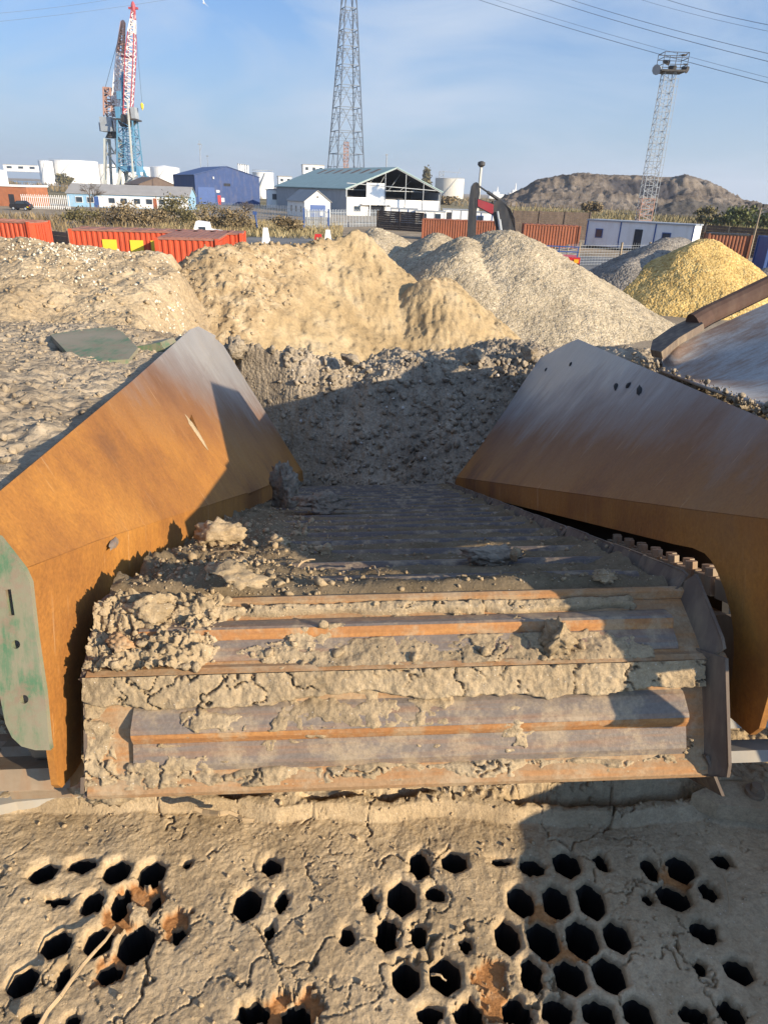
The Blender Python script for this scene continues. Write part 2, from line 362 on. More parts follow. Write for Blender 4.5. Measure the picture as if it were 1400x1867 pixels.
def greenpaint():
    m, t, b = newmat('worn_green_paint'); co = coords(t, 'obj')
    n = noise(t, co, 7, 8, .72); st = noise(t, coords(t, 'obj', (22, 3, 4), (.0, .5, 0)), 2.5, 6, .7); p = noise(t, co, 26, 6, .7)
    c = mixc(t, ramp(t, mth(t, 'ADD', mth(t, 'MULTIPLY', n, .5), mth(t, 'MULTIPLY', st, .5)), [(.42, 0.), (.52, 1.)]), (.06, .135, .065), (.175, .165, .10))
    c = mixc(t, ramp(t, p, [(.5, 0.), (.64, .8)]), c, (.19, .13, .085))
    c = mixc(t, ramp(t, noise(t, co, 3.2, 4), [(.46, 0.), (.64, .85)]), c, (.23, .19, .13))
    t.links.new(c, b.inputs['Base Color']); b.inputs['Roughness'].default_value = .7; bump(t, b, p, .4, .002)
    return m
M['green'] = greenpaint()
M['brightgreen'] = paint('bright_green_paint', (.09, .42, .12), .45, .15, 3)
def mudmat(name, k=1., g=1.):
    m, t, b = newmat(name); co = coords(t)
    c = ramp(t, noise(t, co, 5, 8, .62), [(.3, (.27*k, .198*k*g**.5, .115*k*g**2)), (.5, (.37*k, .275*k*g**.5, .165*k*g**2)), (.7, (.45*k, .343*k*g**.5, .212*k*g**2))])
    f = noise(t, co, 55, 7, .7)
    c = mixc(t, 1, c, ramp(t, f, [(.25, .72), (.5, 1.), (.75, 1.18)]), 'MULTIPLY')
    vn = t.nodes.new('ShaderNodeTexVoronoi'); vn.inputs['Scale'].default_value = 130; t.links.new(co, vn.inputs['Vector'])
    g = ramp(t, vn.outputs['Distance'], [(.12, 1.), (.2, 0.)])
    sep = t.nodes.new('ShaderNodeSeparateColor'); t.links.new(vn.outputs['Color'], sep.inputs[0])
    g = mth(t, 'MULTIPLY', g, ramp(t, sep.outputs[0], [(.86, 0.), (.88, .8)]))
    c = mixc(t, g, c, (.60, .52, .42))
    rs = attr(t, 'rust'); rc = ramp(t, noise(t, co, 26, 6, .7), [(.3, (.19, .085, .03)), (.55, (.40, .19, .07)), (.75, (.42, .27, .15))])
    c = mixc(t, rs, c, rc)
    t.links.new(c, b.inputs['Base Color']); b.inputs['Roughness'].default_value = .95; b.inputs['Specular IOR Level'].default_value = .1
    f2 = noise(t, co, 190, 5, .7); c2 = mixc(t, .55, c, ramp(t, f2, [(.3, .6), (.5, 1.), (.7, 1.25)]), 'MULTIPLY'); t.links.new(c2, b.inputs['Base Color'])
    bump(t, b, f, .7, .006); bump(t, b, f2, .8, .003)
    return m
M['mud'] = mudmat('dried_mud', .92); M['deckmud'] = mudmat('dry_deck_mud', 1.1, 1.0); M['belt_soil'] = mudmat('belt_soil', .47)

# ------------------------------------------------------------------ the machine
mach = thing('screening_machine', 'rusty screening machine in the foreground with flared wings, pan feeder and mud-caked punched deck', 'machine', (0, 2.5, 0))
MI = mach.matrix_basis.inverted() if False else Matrix.Translation((0, -2.5, 0))
MBF = MI @ BM                       # matrix of a part modelled in the belt frame
def lpart(mb, name, mat, parent=None, **k):
    return mb.build(name, mat, mach, mw=MBF, **k) if parent is None else mb.build(name, mat, parent, **k)

# --- hopper wings
nL, pL = np.array([1., -.036, 0]), np.array([-.76, 0, 0])
nR, pR = np.array([1., .004, 0]), np.array([.76, 0, 0])
def plane3(a, b, c): n = np.cross(b-a, c-a); return n/np.linalg.norm(n)
LF = [Lpl(q, pL, nL) for q in ((556, 858), (452, 896), (180, 985), (49, 1035))]
apL = W2L(atY(362, 595, 5.2)); nUL = plane3(LF[0], LF[3], apL); nUL *= np.sign(nUL[2])
UL = lambda q: Lpl(q, LF[0], nUL)
RF = [Lpl(q, pR, nR) for q in ((832, 870), (1271, 930), (1400, 946), (1480, 957))]
apR = W2L(atY(1053, 618, 5.3)); nUR = plane3(RF[0], RF[1], apR); nUR *= np.sign(nUR[2])
UR = lambda q: Lpl(q, RF[0], nUR)
print('LF', np.round(LF, 2), 'apL', np.round(apL, 2), 'topnear', np.round(UL((0, 896)), 2)); print('RF', np.round(RF, 2), np.round(apR, 2), np.round(UR((1400, 767)), 2))
TH = .014
mb = MB()
pts = [UL(q) for q in ((344, 772), (452, 898), (180, 985), (49, 1035), (0, 980), (-34, 925), (0, 896), (240, 696), (348, 600), (362, 595), (394, 612))]
mb.prism([p-nUL*TH for p in pts], nUL*TH)
wl = lpart(mb, 'hopper_wing', M['rust']); wl['label'] = 'sunlit orange-rusted hopper wing with a worn grey upper corner'
mb = MB()
pts = [UL(q)-nUL*.022 for q in ((320, 660), (470, 912), (474, 892), (556, 858), (480, 736), (412, 628), (394, 612), (362, 600))]
pts = [UL(q)-nUL*.022 for q in ((330, 690), (425, 912), (474, 890), (556, 858), (480, 736), (412, 628), (394, 612))]
mb.prism([p-nUL*TH for p in pts], nUL*TH)
mb.build('liner_plate', M['rust'], wl)
mb = MB()
sk = ((556, 858), (558, 876), (525, 898), (500, 914), (498, 890))
sk1 = [Lpl(q, pL, nL)+np.array([-.022, 0, 0]) for q in ((556, 857), (558, 876), (496, 912), (420, 962), (424, 908))]
mb.prism(sk1, (-TH, 0, 0)); mb.build('skirt_liner', M['rust'], wl)
mb = MB()
sk2 = [Lpl(q, pL, nL) for q in ((452, 897), (452, 940), (420, 963), (376, 985), (330, 1013), (280, 1041), (240, 1058), (217, 1070), (197, 1092), (182, 1113), (171, 1133), (164, 1155), (157, 1185), (152, 1231), (148, 1280), (149, 1389), (140, 1404), (114, 1436), (106, 1431), (94, 1346), (86, 1260), (71, 1160), (60, 1060), (49, 1036), (180, 985))]
mb.prism(sk2, (-TH, 0, 0)); mb.build('skirt_plate', M['rust'], wl)
mb = MB()
pts = [UR(q) for q in ((832, 870), (1271, 930), (1400, 946), (1480, 957), (1640, 872), (1400, 767), (1300, 724), (1053, 618), (1030, 628), (984, 653), (955, 695), (928, 737), (881, 806))]
mb.prism([p-nUR*TH for p in pts], nUR*TH)
wr = lpart(mb, 'hopper_wing', M['rust']); wr['label'] = 'shaded brown hopper wing with a large grey worn corner'
mb = MB()
sk3 = [Lpl(q, pR, nR) for q in ((832, 871), (823, 893), (1030, 943), (1228, 992), (1262, 999), (1284, 1009), (1297, 1024), (1308, 1046), (1320, 1076), (1331, 1117), (1336, 1150), (1337, 1188), (1334, 1230), (1318, 1297), (1366, 1340), (1383, 1328), (1400, 1268), (1428, 1180), (1500, 1100), (1520, 962), (1400, 947), (1271, 931))]
mb.prism(sk3, (TH, 0, 0)); mb.build('skirt_plate', M['rust'], wr)
# dents / weld scars on the wings
def blob(parent, name, pl, px, w, h, mat, ang=0, th=.012):
    c = pl(px); mbb = MB(); r = np.random.RandomState(int(px[0])); n = nUL if pl is UL else nUR
    u = np.array([0, 1., 0]); u = u-n*np.dot(u, n); u /= np.linalg.norm(u); q = np.cross(n, u)
    u2 = u*math.cos(ang)+q*math.sin(ang); q2 = -u*math.sin(ang)+q*math.cos(ang)
    ring = [c+u2*w*math.cos(t)*(.75+.5*r.rand())+q2*h*math.sin(t)*(.75+.5*r.rand())+n*.001 for t in np.linspace(0, 2*math.pi, 15)[:-1]]
    top = c+n*th; b = len(mbb.V); mbb.add(ring+[c+(p-c)*.55+n*th*.9 for p in ring]+[top], [])
    mbb.add([], []); k = 14
    mbb.F += [(i, (i+1) % k, k+(i+1) % k, k+i) for i in range(k)]+[(k+i, k+(i+1) % k, 2*k) for i in range(k)]; mbb.mi += [0]*(2*k)
    return mbb.build(name, mat, parent, smooth=True)
blob(wl, 'mud_spot', UL, (358, 788), .03, .10, M['mud'], .1, .008)
blob(wl, 'weld_scar', UL, (208, 990), .045, .010, M['panhump'], .2, .006)
for q, w in (((1122, 705), .05), ((1165, 712), .06), ((1145, 703), .028), ((1040, 664), .04), ((995, 674), .035)):
    blob(wr, 'soil_spot', UR, q, w, .014, M['shade_grime'], -.5, .008)

# --- pan feeder
PW = .70; PITCHP = .232
rpan = np.random.RandomState(5)
def pan(Sv, Ev, idx, flat=False):
    Sv = np.array(Sv, float); Ev = np.array(Ev, float); L = np.hypot(*(Ev-Sv)); t = (Ev-Sv)/L; n = np.array([t[1], -t[0]])
    if np.dot(n, [0, 1]) < -.99: n = -n
    def P(w, s, h): q = Sv+t*s+n*h; return (w, q[0], q[1])
    def ext(prof, w0, w1, mbb):
        k = len(prof); b = [P(w0, *q) for q in prof]+[P(w1, *q) for q in prof]
        mbb.add(b, [tuple(range(k)), tuple(range(2*k-1, k-1, -1))]+[(i, k+i, k+(i+1) % k, (i+1) % k) for i in range(k)])
    base = MB(); ext([(0, 0), (L*.9, .004), (L*.96, .012), (L*1.04, .014), (L*1.08, .006), (L*1.07, -.012), (0, -.014)], -PW, PW, base)
    o = lpart(base, 'apron_pan', M['beltbar' if flat and idx else 'panflat'])
    hp = MB(); ext([(L*.27, .001), (L*.31, .010), (L*.46, .030), (L*.50, .031), (L*.50, .002)], -PW*.86, PW*.86, hp)
    ext([(L*.60, .001), (L*.60, .014), (L*.80, .013), (L*.86, .006), (L*.86, .001)], -PW*.86, PW*.86, hp)
    hp.build('raised_bar', M['beltbar' if flat else 'panhump'], o)
    ed = MB(); ext([(L*.501, .001), (L*.501, .031), (L*.545, .026), (L*.60, .013), (L*.60, .001)], -PW*.86, PW*.86, ed)
    ed.build('bar_edge', M['beltbar' if flat else 'panedge'], o)
    for sgn in (-1, 1):
        f = MB(); off = .006*(idx % 2); w0 = PW-.065+off if sgn > 0 else PW-.002+off; w1 = w0+(.035 if sgn > 0 else .004); hh = (.05 if flat else .06) if sgn > 0 else (.02 if flat else .006)
        q = [P(sgn*w0, -L*.10, -.03), P(sgn*w0, L*1.06, -.03), P(sgn*(w0+.005), L*1.06, .012), P(sgn*w1, L*1.02, hh*.85), P(sgn*w1, L*.9, hh), P(sgn*w1, -L*.05, hh)]
        f.prism(q, (sgn*.007, 0, 0)); f.build('side_flange', M['flange'], o)
    return o
for i in range(19): pan((PITCHP*(i+1), 0), (PITCHP*i, 0), i, True)
pan(V1, V2, 1)
pan(V2, V3, 2)
V4 = V3+.225*np.array([.975, -.22])
pan(V3, V4, 3)
# head drum behind the pans and bed plates below the belt
mb = MB(); mb.tube((-.6, .20, -.26), (.6, .20, -.26), .2, 16); lpart(mb, 'head_drum', M['darksteel'])
mb = MB(); mb.b2(-.68, .68, .1, 4.5, -.16, -.06); lpart(mb, 'belt_bed', M['darksteel'])
for sgn in (-1, 1):
    mb = MB(); mb.b2(sgn*.86-.04, sgn*.86+.04, .25, 4.8, -.55, -.14); mb.b2(sgn*.86-.07, sgn*.86+.07, .25, 4.8, -.16, -.13); mb.b2(sgn*.86-.07, sgn*.86+.07, .25, 4.8, -.57, -.55)
    lpart(mb, 'side_beam', M['darksteel'])
for sgn in (1,):
    mb = MB(); mb.b2(.93, .95, .30, 4.7, -.5, .10); mb.b2(.70, .93, .30, 4.7, -.52, -.50); lpart(mb, 'gap_shade_plate', M['shade_grime'])  # added black plate, paints the gap under the right wing as shade
# chain with bolts beside the right flange, seen under the wing
for i in range(8):
    mb = MB(); a0 = .03+i*.105; n0 = .0 if a0 > .02 else -.05
    mb.box((.80, a0, n0-.01), (.035, .085, .05)); mb.box((.823, a0+.05, n0-.015), (.012, .09, .04))
    mb.tube((.796, a0-.02, n0+.012), (.796, a0-.02, n0+.035), .016, 6); mb.tube((.813, a0+.03, n0+.012), (.813, a0+.03, n0+.034), .016, 6)
    lpart(mb, 'chain_link', M['chain'])
mb = MB(); mb.box((1.11, .06, -.03), (.62, .035, .02)); lpart(mb, 'cross_bar', M['greysteel'])
mb = MB(); mb.box((1.00, .02, -.30), (.50, .09, .07)); mb.box((1.00, -.01, -.40), (.50, .06, .03)); lpart(mb, 'bearing_beam', M['greysteel'])
mb = MB(); mb.tube((.80, .03, -.2), (.86, .03, -.2), .13, 20); mb.tube((.86, .03, -.2), (.93, .03, -.2), .07, 16); lpart(mb, 'shaft_bearing', M['chain'])
mb = MB(); mb.tube((-.80, .03, -.24), (-.86, .03, -.24), .13, 20); mb.tube((-.86, .03, -.24), (-.93, .03, -.24), .07, 16); mb.box((-.9, -.03, -.37), (.18, .12, .05)); lpart(mb, 'shaft_bearing', M['chain'])
# green end bracket on the left (a plate with a slot and bolt holes); the unseen right-hand plate is added below for its shadow
def bracket(pts, holes, a0, name):
    cu = bpy.data.curves.new(name, 'CURVE'); cu.dimensions = '2D'; cu.fill_mode = 'BOTH'; cu.extrude = .007
    for poly in [pts]+holes:
        s = cu.splines.new('POLY'); s.points.add(len(poly)-1); s.use_cyclic_u = True
        for p, q in zip(s.points, poly): p.co = (q[0], q[1], 0, 1)
    ob = bpy.data.objects.new('tmp', cu); COL.objects.link(ob)
    me = bpy.data.meshes.new_from_object(ob.evaluated_get(bpy.context.evaluated_depsgraph_get())); bpy.data.objects.remove(ob)
    for q in me.vertices: x, y, z = q.co; q.co = (x, a0+z, y)          # curve plane -> w,n
    return link(name, me, M['green'], mach, mw=MBF)
aB = -.235
bp = lambda q: Lpl(q, (0, aB, 0), (0, 1, 0))[[0, 2]]
outer = [bp(q) for q in ((0, 972), (30, 1010), (50, 1036), (61, 1060), (72, 1160), (87, 1260), (95, 1346), (98, 1363), (70, 1363), (45, 1356), (28, 1340), (16, 1315), (6, 1265), (-4, 1225), (-130, 1190), (-150, 940), (-60, 910))]
holes = [[bp(q) for q in ((16, 1073), (26, 1072), (33, 1119), (23, 1120))]]
for c in ((35, 1172), (50, 1271)): holes.append([bp((c[0]+8*math.cos(t), c[1]+8*math.sin(t))) for t in np.linspace(0, 2*math.pi, 13)[:-1]])
bl = bracket(outer, holes, aB-.005, 'end_bracket'); bl['label'] = 'worn green end bracket with a slot and two bolt holes'

# lower left mechanism and grey beam, lower right green panel
mb = MB()
for px, D, r in (((70, 1385), 1.62, .05), ((88, 1420), 1.62, .045), ((40, 1375), 1.66, .05)):
    c = lat(px, D); mb.tube(c-[.07, .0, 0], c+[.07, 0, 0], r, 10)
lpart(mb, 'roller', M['chain'])
def wpart(mb, name, mat, **k): return mb.build(name, mat, mach, mw=MI.copy(), **k)
zD = 3.5
mb = MB(); p = [atZ(*q, 3.56) for q in ((-60, 1450), (30, 1436), (120, 1438), (178, 1440), (150, 1452), (100, 1455), (30, 1462), (-60, 1480))]; mb.prism(p, (0, 0, -.05)); wpart(mb, 'side_rail', M['greysteel'])
mb = MB(); p = [atZ(*q, 3.60) for q in ((1262, 1446), (1310, 1424), (1420, 1426), (1540, 1436), (1540, 1496), (1400, 1478), (1310, 1466))]; mb.prism(p, (0, 0, -.05)); rl = wpart(mb, 'deck_end_plate', M['deckmud'])
c = atZ(1374, 1447, 3.6); mb = MB(); mb.tube(c, c+v(0, 0, .012), .024, 20); mb.tube(c+v(0, 0, .012), c+v(0, 0, .03), .014, 6); mb.build('bolt', M['chain'], rl)
mb = MB(); p = [atZ(*q, 3.25) for q in ((1255, 1424), (1300, 1398), (1322, 1393), (1322, 1432), (1260, 1440))]; mb.prism(p, (0, 0, -.3)); p = [atZ(*q, 3.29) for q in ((1322, 1391), (1335, 1386), (1334, 1432), (1322, 1432))]; mb.prism(p, (0, 0, -.3)); wpart(mb, 'green_panel', M['brightgreen'])
mb = MB(); mb.box((.0, 1.62, 3.22), (2.3, .06, .3)); wpart(mb, 'cross_beam', M['brightgreen'])
# right-hand hopper extension: worn grey sheet with a dark tube along its upper edge
e0, e1, e2 = atY(1196, 668, 4.7), atY(1400, 742, 3.5), atY(1400, 552, 5.2); nE = plane3(e0, e1, e2); nE *= np.sign(nE[2])
EX = lambda q: onpl(*q, e0, nE)
print('ext', np.round([e0, e1, e2], 2), np.round(nE, 2))
nEl = nE@BF
bot = [(1200, 672), (1230, 684), (1290, 706), (1350, 726), (1400, 744), (1480, 775), (1560, 806)]
top = [(1206, 655), (1236, 630), (1282, 606), (1340, 579), (1400, 552), (1470, 520), (1560, 480)]
NR = 12; mb = MB(); vs = []
for i in range(NR+1):
    t = i/NR
    for (bx, by), (tx, ty) in zip(bot, top): vs.append(W2L(EX((bx+(tx-bx)*t, by+(ty-by)*t)))-nEl*.10*math.sin(math.pi*t))
k = len(bot); vs2 = [q_-nEl*.02 for q_ in vs]; n_ = len(vs)
mb.add(vs+vs2, [(i*k+j, i*k+j+1, (i+1)*k+j+1, (i+1)*k+j) for i in range(NR) for j in range(k-1)]+[(n_+i*k+j, n_+(i+1)*k+j, n_+(i+1)*k+j+1, n_+i*k+j+1) for i in range(NR) for j in range(k-1)]+[(i*k, (i+1)*k, n_+(i+1)*k, n_+i*k) for i in range(NR)]+[(j+1, j, n_+j, n_+j+1) for j in range(k-1)])
def sheetmat():
    m, t, b = newmat('worn_curved_sheet'); co = coords(t, 'obj')
    bl = noise(t, co, 1.5, 7, .6); st = noise(t, coords(t, 'obj', (5, 26, 3), (0, 0, .35)), 1.4, 5, .6); fine = noise(t, co, 70, 5, .7)
    c = ramp(t, mth(t, 'ADD', mth(t, 'MULTIPLY', bl, .7), mth(t, 'MULTIPLY', st, .3)), [(.34, (.16, .08, .04)), (.46, (.24, .165, .115)), (.54, (.30, .275, .245)), (.68, (.40, .38, .345))])
    c = mixc(t, 1, c, ramp(t, fine, [(.3, .8), (.7, 1.15)]), 'MULTIPLY')
    t.links.new(c, b.inputs['Base Color']); b.inputs['Roughness'].default_value = .55; bump(t, b, st, .3, .004); bump(t, b, fine, .3, .002); return m
M['sheet'] = sheetmat(); ex = lpart(mb, 'hopper_extension', M['sheet'], smooth=True)
M['oldrust'] = paint('old_brown_rust', (.075, .042, .03), .85, .4, 5, (.12, .085, .06), .5)
mb = MB(); p = [W2L(EX(q))+nEl*.01 for q in ((1188, 652), (1192, 634), (1226, 610), (1268, 590), (1284, 604), (1240, 630), (1208, 656))]; mb.prism(p, nEl*.05); mb.build('lower_lip', M['flange'], ex)
p = [W2L(EX(q)) for q in ((1264, 602), (1290, 587), (1340, 563), (1400, 534), (1470, 500), (1560, 460))]; mb = MB()
ax = (p[-1]-p[0])/np.linalg.norm(p[-1]-p[0]); up_ = np.cross(np.cross(ax, nEl), ax); sd_ = np.cross(ax, nEl)
prof = [sd_*.075*math.cos(t)+nEl*(.04+.085*math.sin(t)) for t in np.linspace(-.6, math.pi+.6, 11)]
for i in range(len(p)-1):
    m_ = len(prof); mb.add([p[i]+q_ for q_ in prof]+[p[i+1]+q_ for q_ in prof], [(j, j+1, m_+j+1, m_+j) for j in range(m_-1)])
mb.add([p[0]+q_ for q_ in prof], [tuple(range(len(prof)))])
mb.build('rolled_lip', M['oldrust'], ex)
# left half-buried green plate
e0, e1, e2 = atY(95, 606, 3.85), atY(250, 632, 3.6), atY(210, 597, 4.05); nG = plane3(e0, e1, e2); nG *= np.sign(nG[2])
mb = MB(); p = [onpl(*q, e0, nG) for q in ((92, 610), (150, 600), (205, 596), (225, 606), (252, 634), (235, 655), (140, 660))]; mb.prism([q-nG*.03 for q in p], nG*.03); wpart(mb, 'green_guard_plate', M['green'])
mb = MB(); c = atY(278, 640, 3.8); mb.prism([c+v(-.09, 0, .02), c+v(.05, 0, .05), c+v(.10, 0, -.05), c+v(.09, 0, -.16), c+v(-.1, 0, -.16)], (0, .25, -.02)); wpart(mb, 'bracket_end', M['green'])
# unseen support below: frame legs, crawler tracks
mb = MB()
for sx in (-1, 1):
    for y in (1.7, 4.6): mb.box((sx*.9, y, 1.9), (.14, .16, 2.2))
    mb.box((sx*.9, 3.1, .95), (.2, 5.2, .25))
mb.box((0, 4.6, 1.9), (1.9, .1, .2)); wpart(mb, 'support_frame', M['darksteel'])
for sx in (-1, 1):
    mb = MB(); pr = [(1.1*math.sin(t)*1.0, .4*math.cos(t)) for t in np.linspace(0, 2*math.pi, 25)[:-1]]
    mb.prism([(sx*1.1, 2.8+(1.5 if y > 0 else -1.5)+y*.35, .42+z) for y, z in pr], (sx*.45, 0, 0)); wpart(mb, 'crawler_track', M['darksteel'])

mb = MB(); mb.prism([(.95, .85, 4.14), (1.12, .85, 4.14), (1.13, .85, 4.28), (1.5, .85, 4.33), (1.6, .85, 4.44), (1.2, .85, 4.46), (1.18, .85, 4.39), (1.09, .85, 4.29)], (0, .014, 0)); wpart(mb, 'end_bracket', M['green'])  # added out of view, outline shaped to cast the shadow on the head
mb = MB(); mb.prism([(2.2, .7, 3.4), (2.2, .96, 4.72), (2.2, 2.18, 5.21), (2.2, 3.03, 4.92), (2.2, 3.3, 4.3), (2.2, 3.2, 3.2)], (.02, 0, 0)); wpart(mb, 'added_shade_plate', M['sheet'])  # added unseen plate, shaped to cast the shadow on the left wing
mb = MB(); mb.b2(2.23, 2.33, 1.7, 1.8, 0, 3.6); mb.b2(2.23, 2.33, 2.6, 2.7, 0, 3.6); mb.b2(.95, 2.23, 2.1, 2.2, 1.6, 1.72); wpart(mb, 'shade_plate_post', M['darksteel'])  # posts added to carry the unseen shadow-casting plate
mb = MB(); mb.b2(1.50, 1.56, .865, .925, 3.6, 4.43); wpart(mb, 'added_bracket_post', M['darksteel'])  # post added to carry the unseen right-hand bracket
# --- punched deck, caked in mud
H5 = [(160,348,48,38),(300,320,48,28),(428,345,48,42),(555,347,48,42),(210,450,46,22),(338,457,40,42),(440,455,28,52),(565,457,18,45),(205,603,52,50),(360,590,50,52),(497,595,60,65),(652,565,26,36),(400,702,45,34),(85,740,48,55),(230,720,28,42),(115,875,40,25),(262,880,28,30),(685,318,16,16),(990,318,36,34),(903,457,48,57),(1030,450,25,38),(985,565,14,32),(1265,582,28,38),(1350,455,30,38),(925,860,57,45),(1080,865,52,45)]
H6 = [(130,315,36,48),(255,308,45,38),(65,437,50,60),(185,420,34,30),(425,305,34,17),(540,320,44,32),(665,308,47,46),(790,305,25,32),(10,575,38,60),(125,573,30,40),(297,610,25,28),(498,443,47,50),(628,442,47,56),(755,440,46,62),(960,440,20,24),(1055,430,57,50),(1180,415,30,36),(970,325,30,42),(1082,325,46,44),(1230,300,36,30),(450,575,44,58),(580,578,55,65),(722,577,55,66),(850,575,46,58),(1165,560,48,40),(540,715,40,62),(678,720,55,68),(818,717,55,66),(1155,690,24,26),(1290,700,50,46),(80,730,48,60),(222,720,55,64),(168,862,48,36),(310,860,52,50),(485,850,52,50),(630,855,52,50),(780,862,56,52),(925,860,52,56),(1130,865,50,40),(1265,860,45,45)]
HOLES = []
for L, ox in ((H5, 0), (H6, 700)):
    for x, y, rx, ry in L:
        px, py = ox+x/2, 1420+y/2; c = atZ(px, py, zD+.02)
        HOLES.append((c[0], c[1], abs(atZ(px+rx/2, py, zD+.02)[0]-c[0]), abs(atZ(px, py-ry/2, zD+.02)[1]-c[1])))
RUSTY = [atZ(*q, zD)[:2] for q in ((215, 1690), (245, 1745), (278, 1650), (208, 1780), (985, 1680), (1010, 1745), (1060, 1740), (895, 1790), (900, 1840), (560, 1850), (505, 1860), (1225, 1612), (320, 1700), (250, 1640))]
def rustfield(X, Y):
    r = np.zeros(X.shape)
    for c in RUSTY: r = np.maximum(r, np.exp(-((X-c[0])**2+(Y-c[1])**2)/.040**2))
    return sst(.42, .62, r+.30*fbm(X*30, Y*30, 4, 77, .65))
def holefield(X, Y):
    jx = fbm(X*45, Y*45, 3, 5); jy = fbm(X*45+9, Y*45, 3, 6); d = np.full(X.shape, 9.)
    for cx, cy, rx, ry in HOLES:
        m = (abs(X-cx) < rx*2.2) & (abs(Y-cy) < ry*2.2)
        if not m.any(): continue
        am = .0018 if min(rx, ry) > .026 else .0055
        x = abs(X[m]+am*jx[m]-cx)/rx; y = abs(Y[m]+am*jy[m]-cy)/ry
        hexd = np.maximum(x, .5*x+y*.866*1.0)*.92; rd = np.hypot(x, y)
        d[m] = np.minimum(d[m], (np.maximum(hexd, .8*hexd+.2*rd)-1)*min(rx, ry))
    return d
def cracks(X, Y, sc, s, wob=.25):
    wx = X*sc+wob*fbm(X*sc*1.7, Y*sc*1.7, 4, s+50); wy = Y*sc+wob*fbm(X*sc*1.7+5, Y*sc*1.7, 4, s+60)
    f1, f2, i = worley(wx, wy, s); return (f2-f1)/sc, i
def deckz(X, Y):
    d = holefield(X, Y); rs = rustfield(X, Y)
    e, cid = cracks(X, Y, 5.2, 3); e2, cid2 = cracks(X, Y, 14, 9)
    mk = sst(-.35, .1, fbm(X*3.1, Y*3.1, 3, 31)); mk2 = sst(.25, .55, fbm(X*4, Y*4+3, 3, 37))
    z = zD+.03+.010*fbm(X*2.6, Y*2.6, 3, 1)+.0018*fbm(X*14, Y*14, 3, 2)+.0013*fbm(X*44, Y*44, 3, 12, .7)+.0008*gn(X*130, Y*130, 4)
    z += .0012*(cid-.5)*mk
    z += .004*np.clip(clods(X, Y, 30, 14)-.35, 0, 1)*sst(.0, .4, fbm(X*5, Y*5, 3, 15))
    cw = .0021+.0011*fbm(X*9, Y*9, 2, 8)
    z -= .032*np.exp(-(e/np.maximum(cw, .0008))**2)*mk+.012*np.exp(-(e2/.0017)**2)*mk2*.8
    # ragged ridges and ledges towards the head of the feeder
    far = Y-(1.25+.03*fbm(X*3, X*0, 3, 21)+.02*X)
    z += .035*sst(-.01, .012, far)-.055*np.exp(-((far-.05-.02*fbm(X*7, Y*3, 3, 22))/.013)**2)*sst(-.2, .2, fbm(X*2.3, Y*0, 2, 23)+.2)
    z += .03*sst(.07, .09, far+.012*fbm(X*8, Y*8, 3, 24))+.02*clods(X, Y, 14, 25)*sst(0, .06, far)
    rim = sst(.009, .0, d)
    z = z*(1-rs*.0)-.012*rs*sst(.0, .02, z-zD)
    z = np.where(rs > .5, zD+.012+.001*fbm(X*60, Y*60, 3, 7), z)
    z -= .004*rim*(1-rs)
    return z, {'rust': rs}
def build_deck(st=.003):
    xs, ys = ar(-1.35, 1.45, st), ar(.45, 1.62, st); X, Y = np.meshgrid(xs, ys); ny, nx = X.shape
    Dh = holefield(X, Y); gy, gx = np.gradient(Dh, st); gl = np.maximum(np.hypot(gx, gy), .3)
    i = np.arange(ny*nx).reshape(ny, nx); Fq = np.stack([i[:-1, :-1], i[:-1, 1:], i[1:, 1:], i[1:, :-1]], -1).reshape(-1, 4)
    Fq = Fq[(Dh.ravel()[Fq] > -.5*st).all(1)]
    E = np.concatenate([Fq[:, [k, (k+1) % 4]] for k in range(4)]); key = np.sort(E, 1); _, idx, cnt = np.unique(key, axis=0, return_index=True, return_counts=True)
    be = E[idx[cnt == 1]]; vb = np.unique(be); inn = (abs(Dh.ravel()[vb]) < 2*st); vb = vb[inn]
    Xr, Yr = X.ravel().copy(), Y.ravel().copy(); f = np.clip(Dh.ravel()[vb]/gl.ravel()[vb], -st, st)
    Xr[vb] -= f*gx.ravel()[vb]/gl.ravel()[vb]; Yr[vb] -= f*gy.ravel()[vb]/gl.ravel()[vb]
    Z, at = deckz(Xr, Yr); Xb, Yb = Xr[vb], Yr[vb]; zb_ = zD+.024+.010*fbm(Xb*2.6, Yb*2.6, 3, 1)+.0018*fbm(Xb*14, Yb*14, 3, 2); Z[vb] = np.where(at['rust'][vb] > .5, zD+.012, np.minimum(zb_, np.maximum(Z[vb], zb_-.003)))
    V = np.stack([Xr, Yr-2.5, Z], -1)
    sel = np.isin(be, vb).all(1); be = be[sel]; m1 = {}; extra = []; wf = []; rs = list(at['rust']); n0 = len(V)
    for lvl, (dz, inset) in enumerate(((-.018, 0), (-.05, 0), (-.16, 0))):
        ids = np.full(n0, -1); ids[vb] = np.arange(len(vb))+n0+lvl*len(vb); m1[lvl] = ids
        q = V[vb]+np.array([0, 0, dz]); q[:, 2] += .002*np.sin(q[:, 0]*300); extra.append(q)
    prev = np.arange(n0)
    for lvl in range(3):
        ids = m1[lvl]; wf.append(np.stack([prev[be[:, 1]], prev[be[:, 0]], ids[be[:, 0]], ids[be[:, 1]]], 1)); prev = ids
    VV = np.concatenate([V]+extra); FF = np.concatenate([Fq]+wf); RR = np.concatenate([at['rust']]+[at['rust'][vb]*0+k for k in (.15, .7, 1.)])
    me = npmesh('punched_deck', VV, FF, {'rust': RR}); mi = np.zeros(len(FF), np.int32); mi[len(Fq)+len(be):] = 1; o = link('punched_deck', me, [M['deckmud'], M['shade_grime']], mach, True); me.polygons.foreach_set('material_index', mi); return o  # lower hole walls coloured near-black to stand in for shade
deck = build_deck()
deck['label'] = 'mud-caked punched steel deck with rows of hexagonal holes'
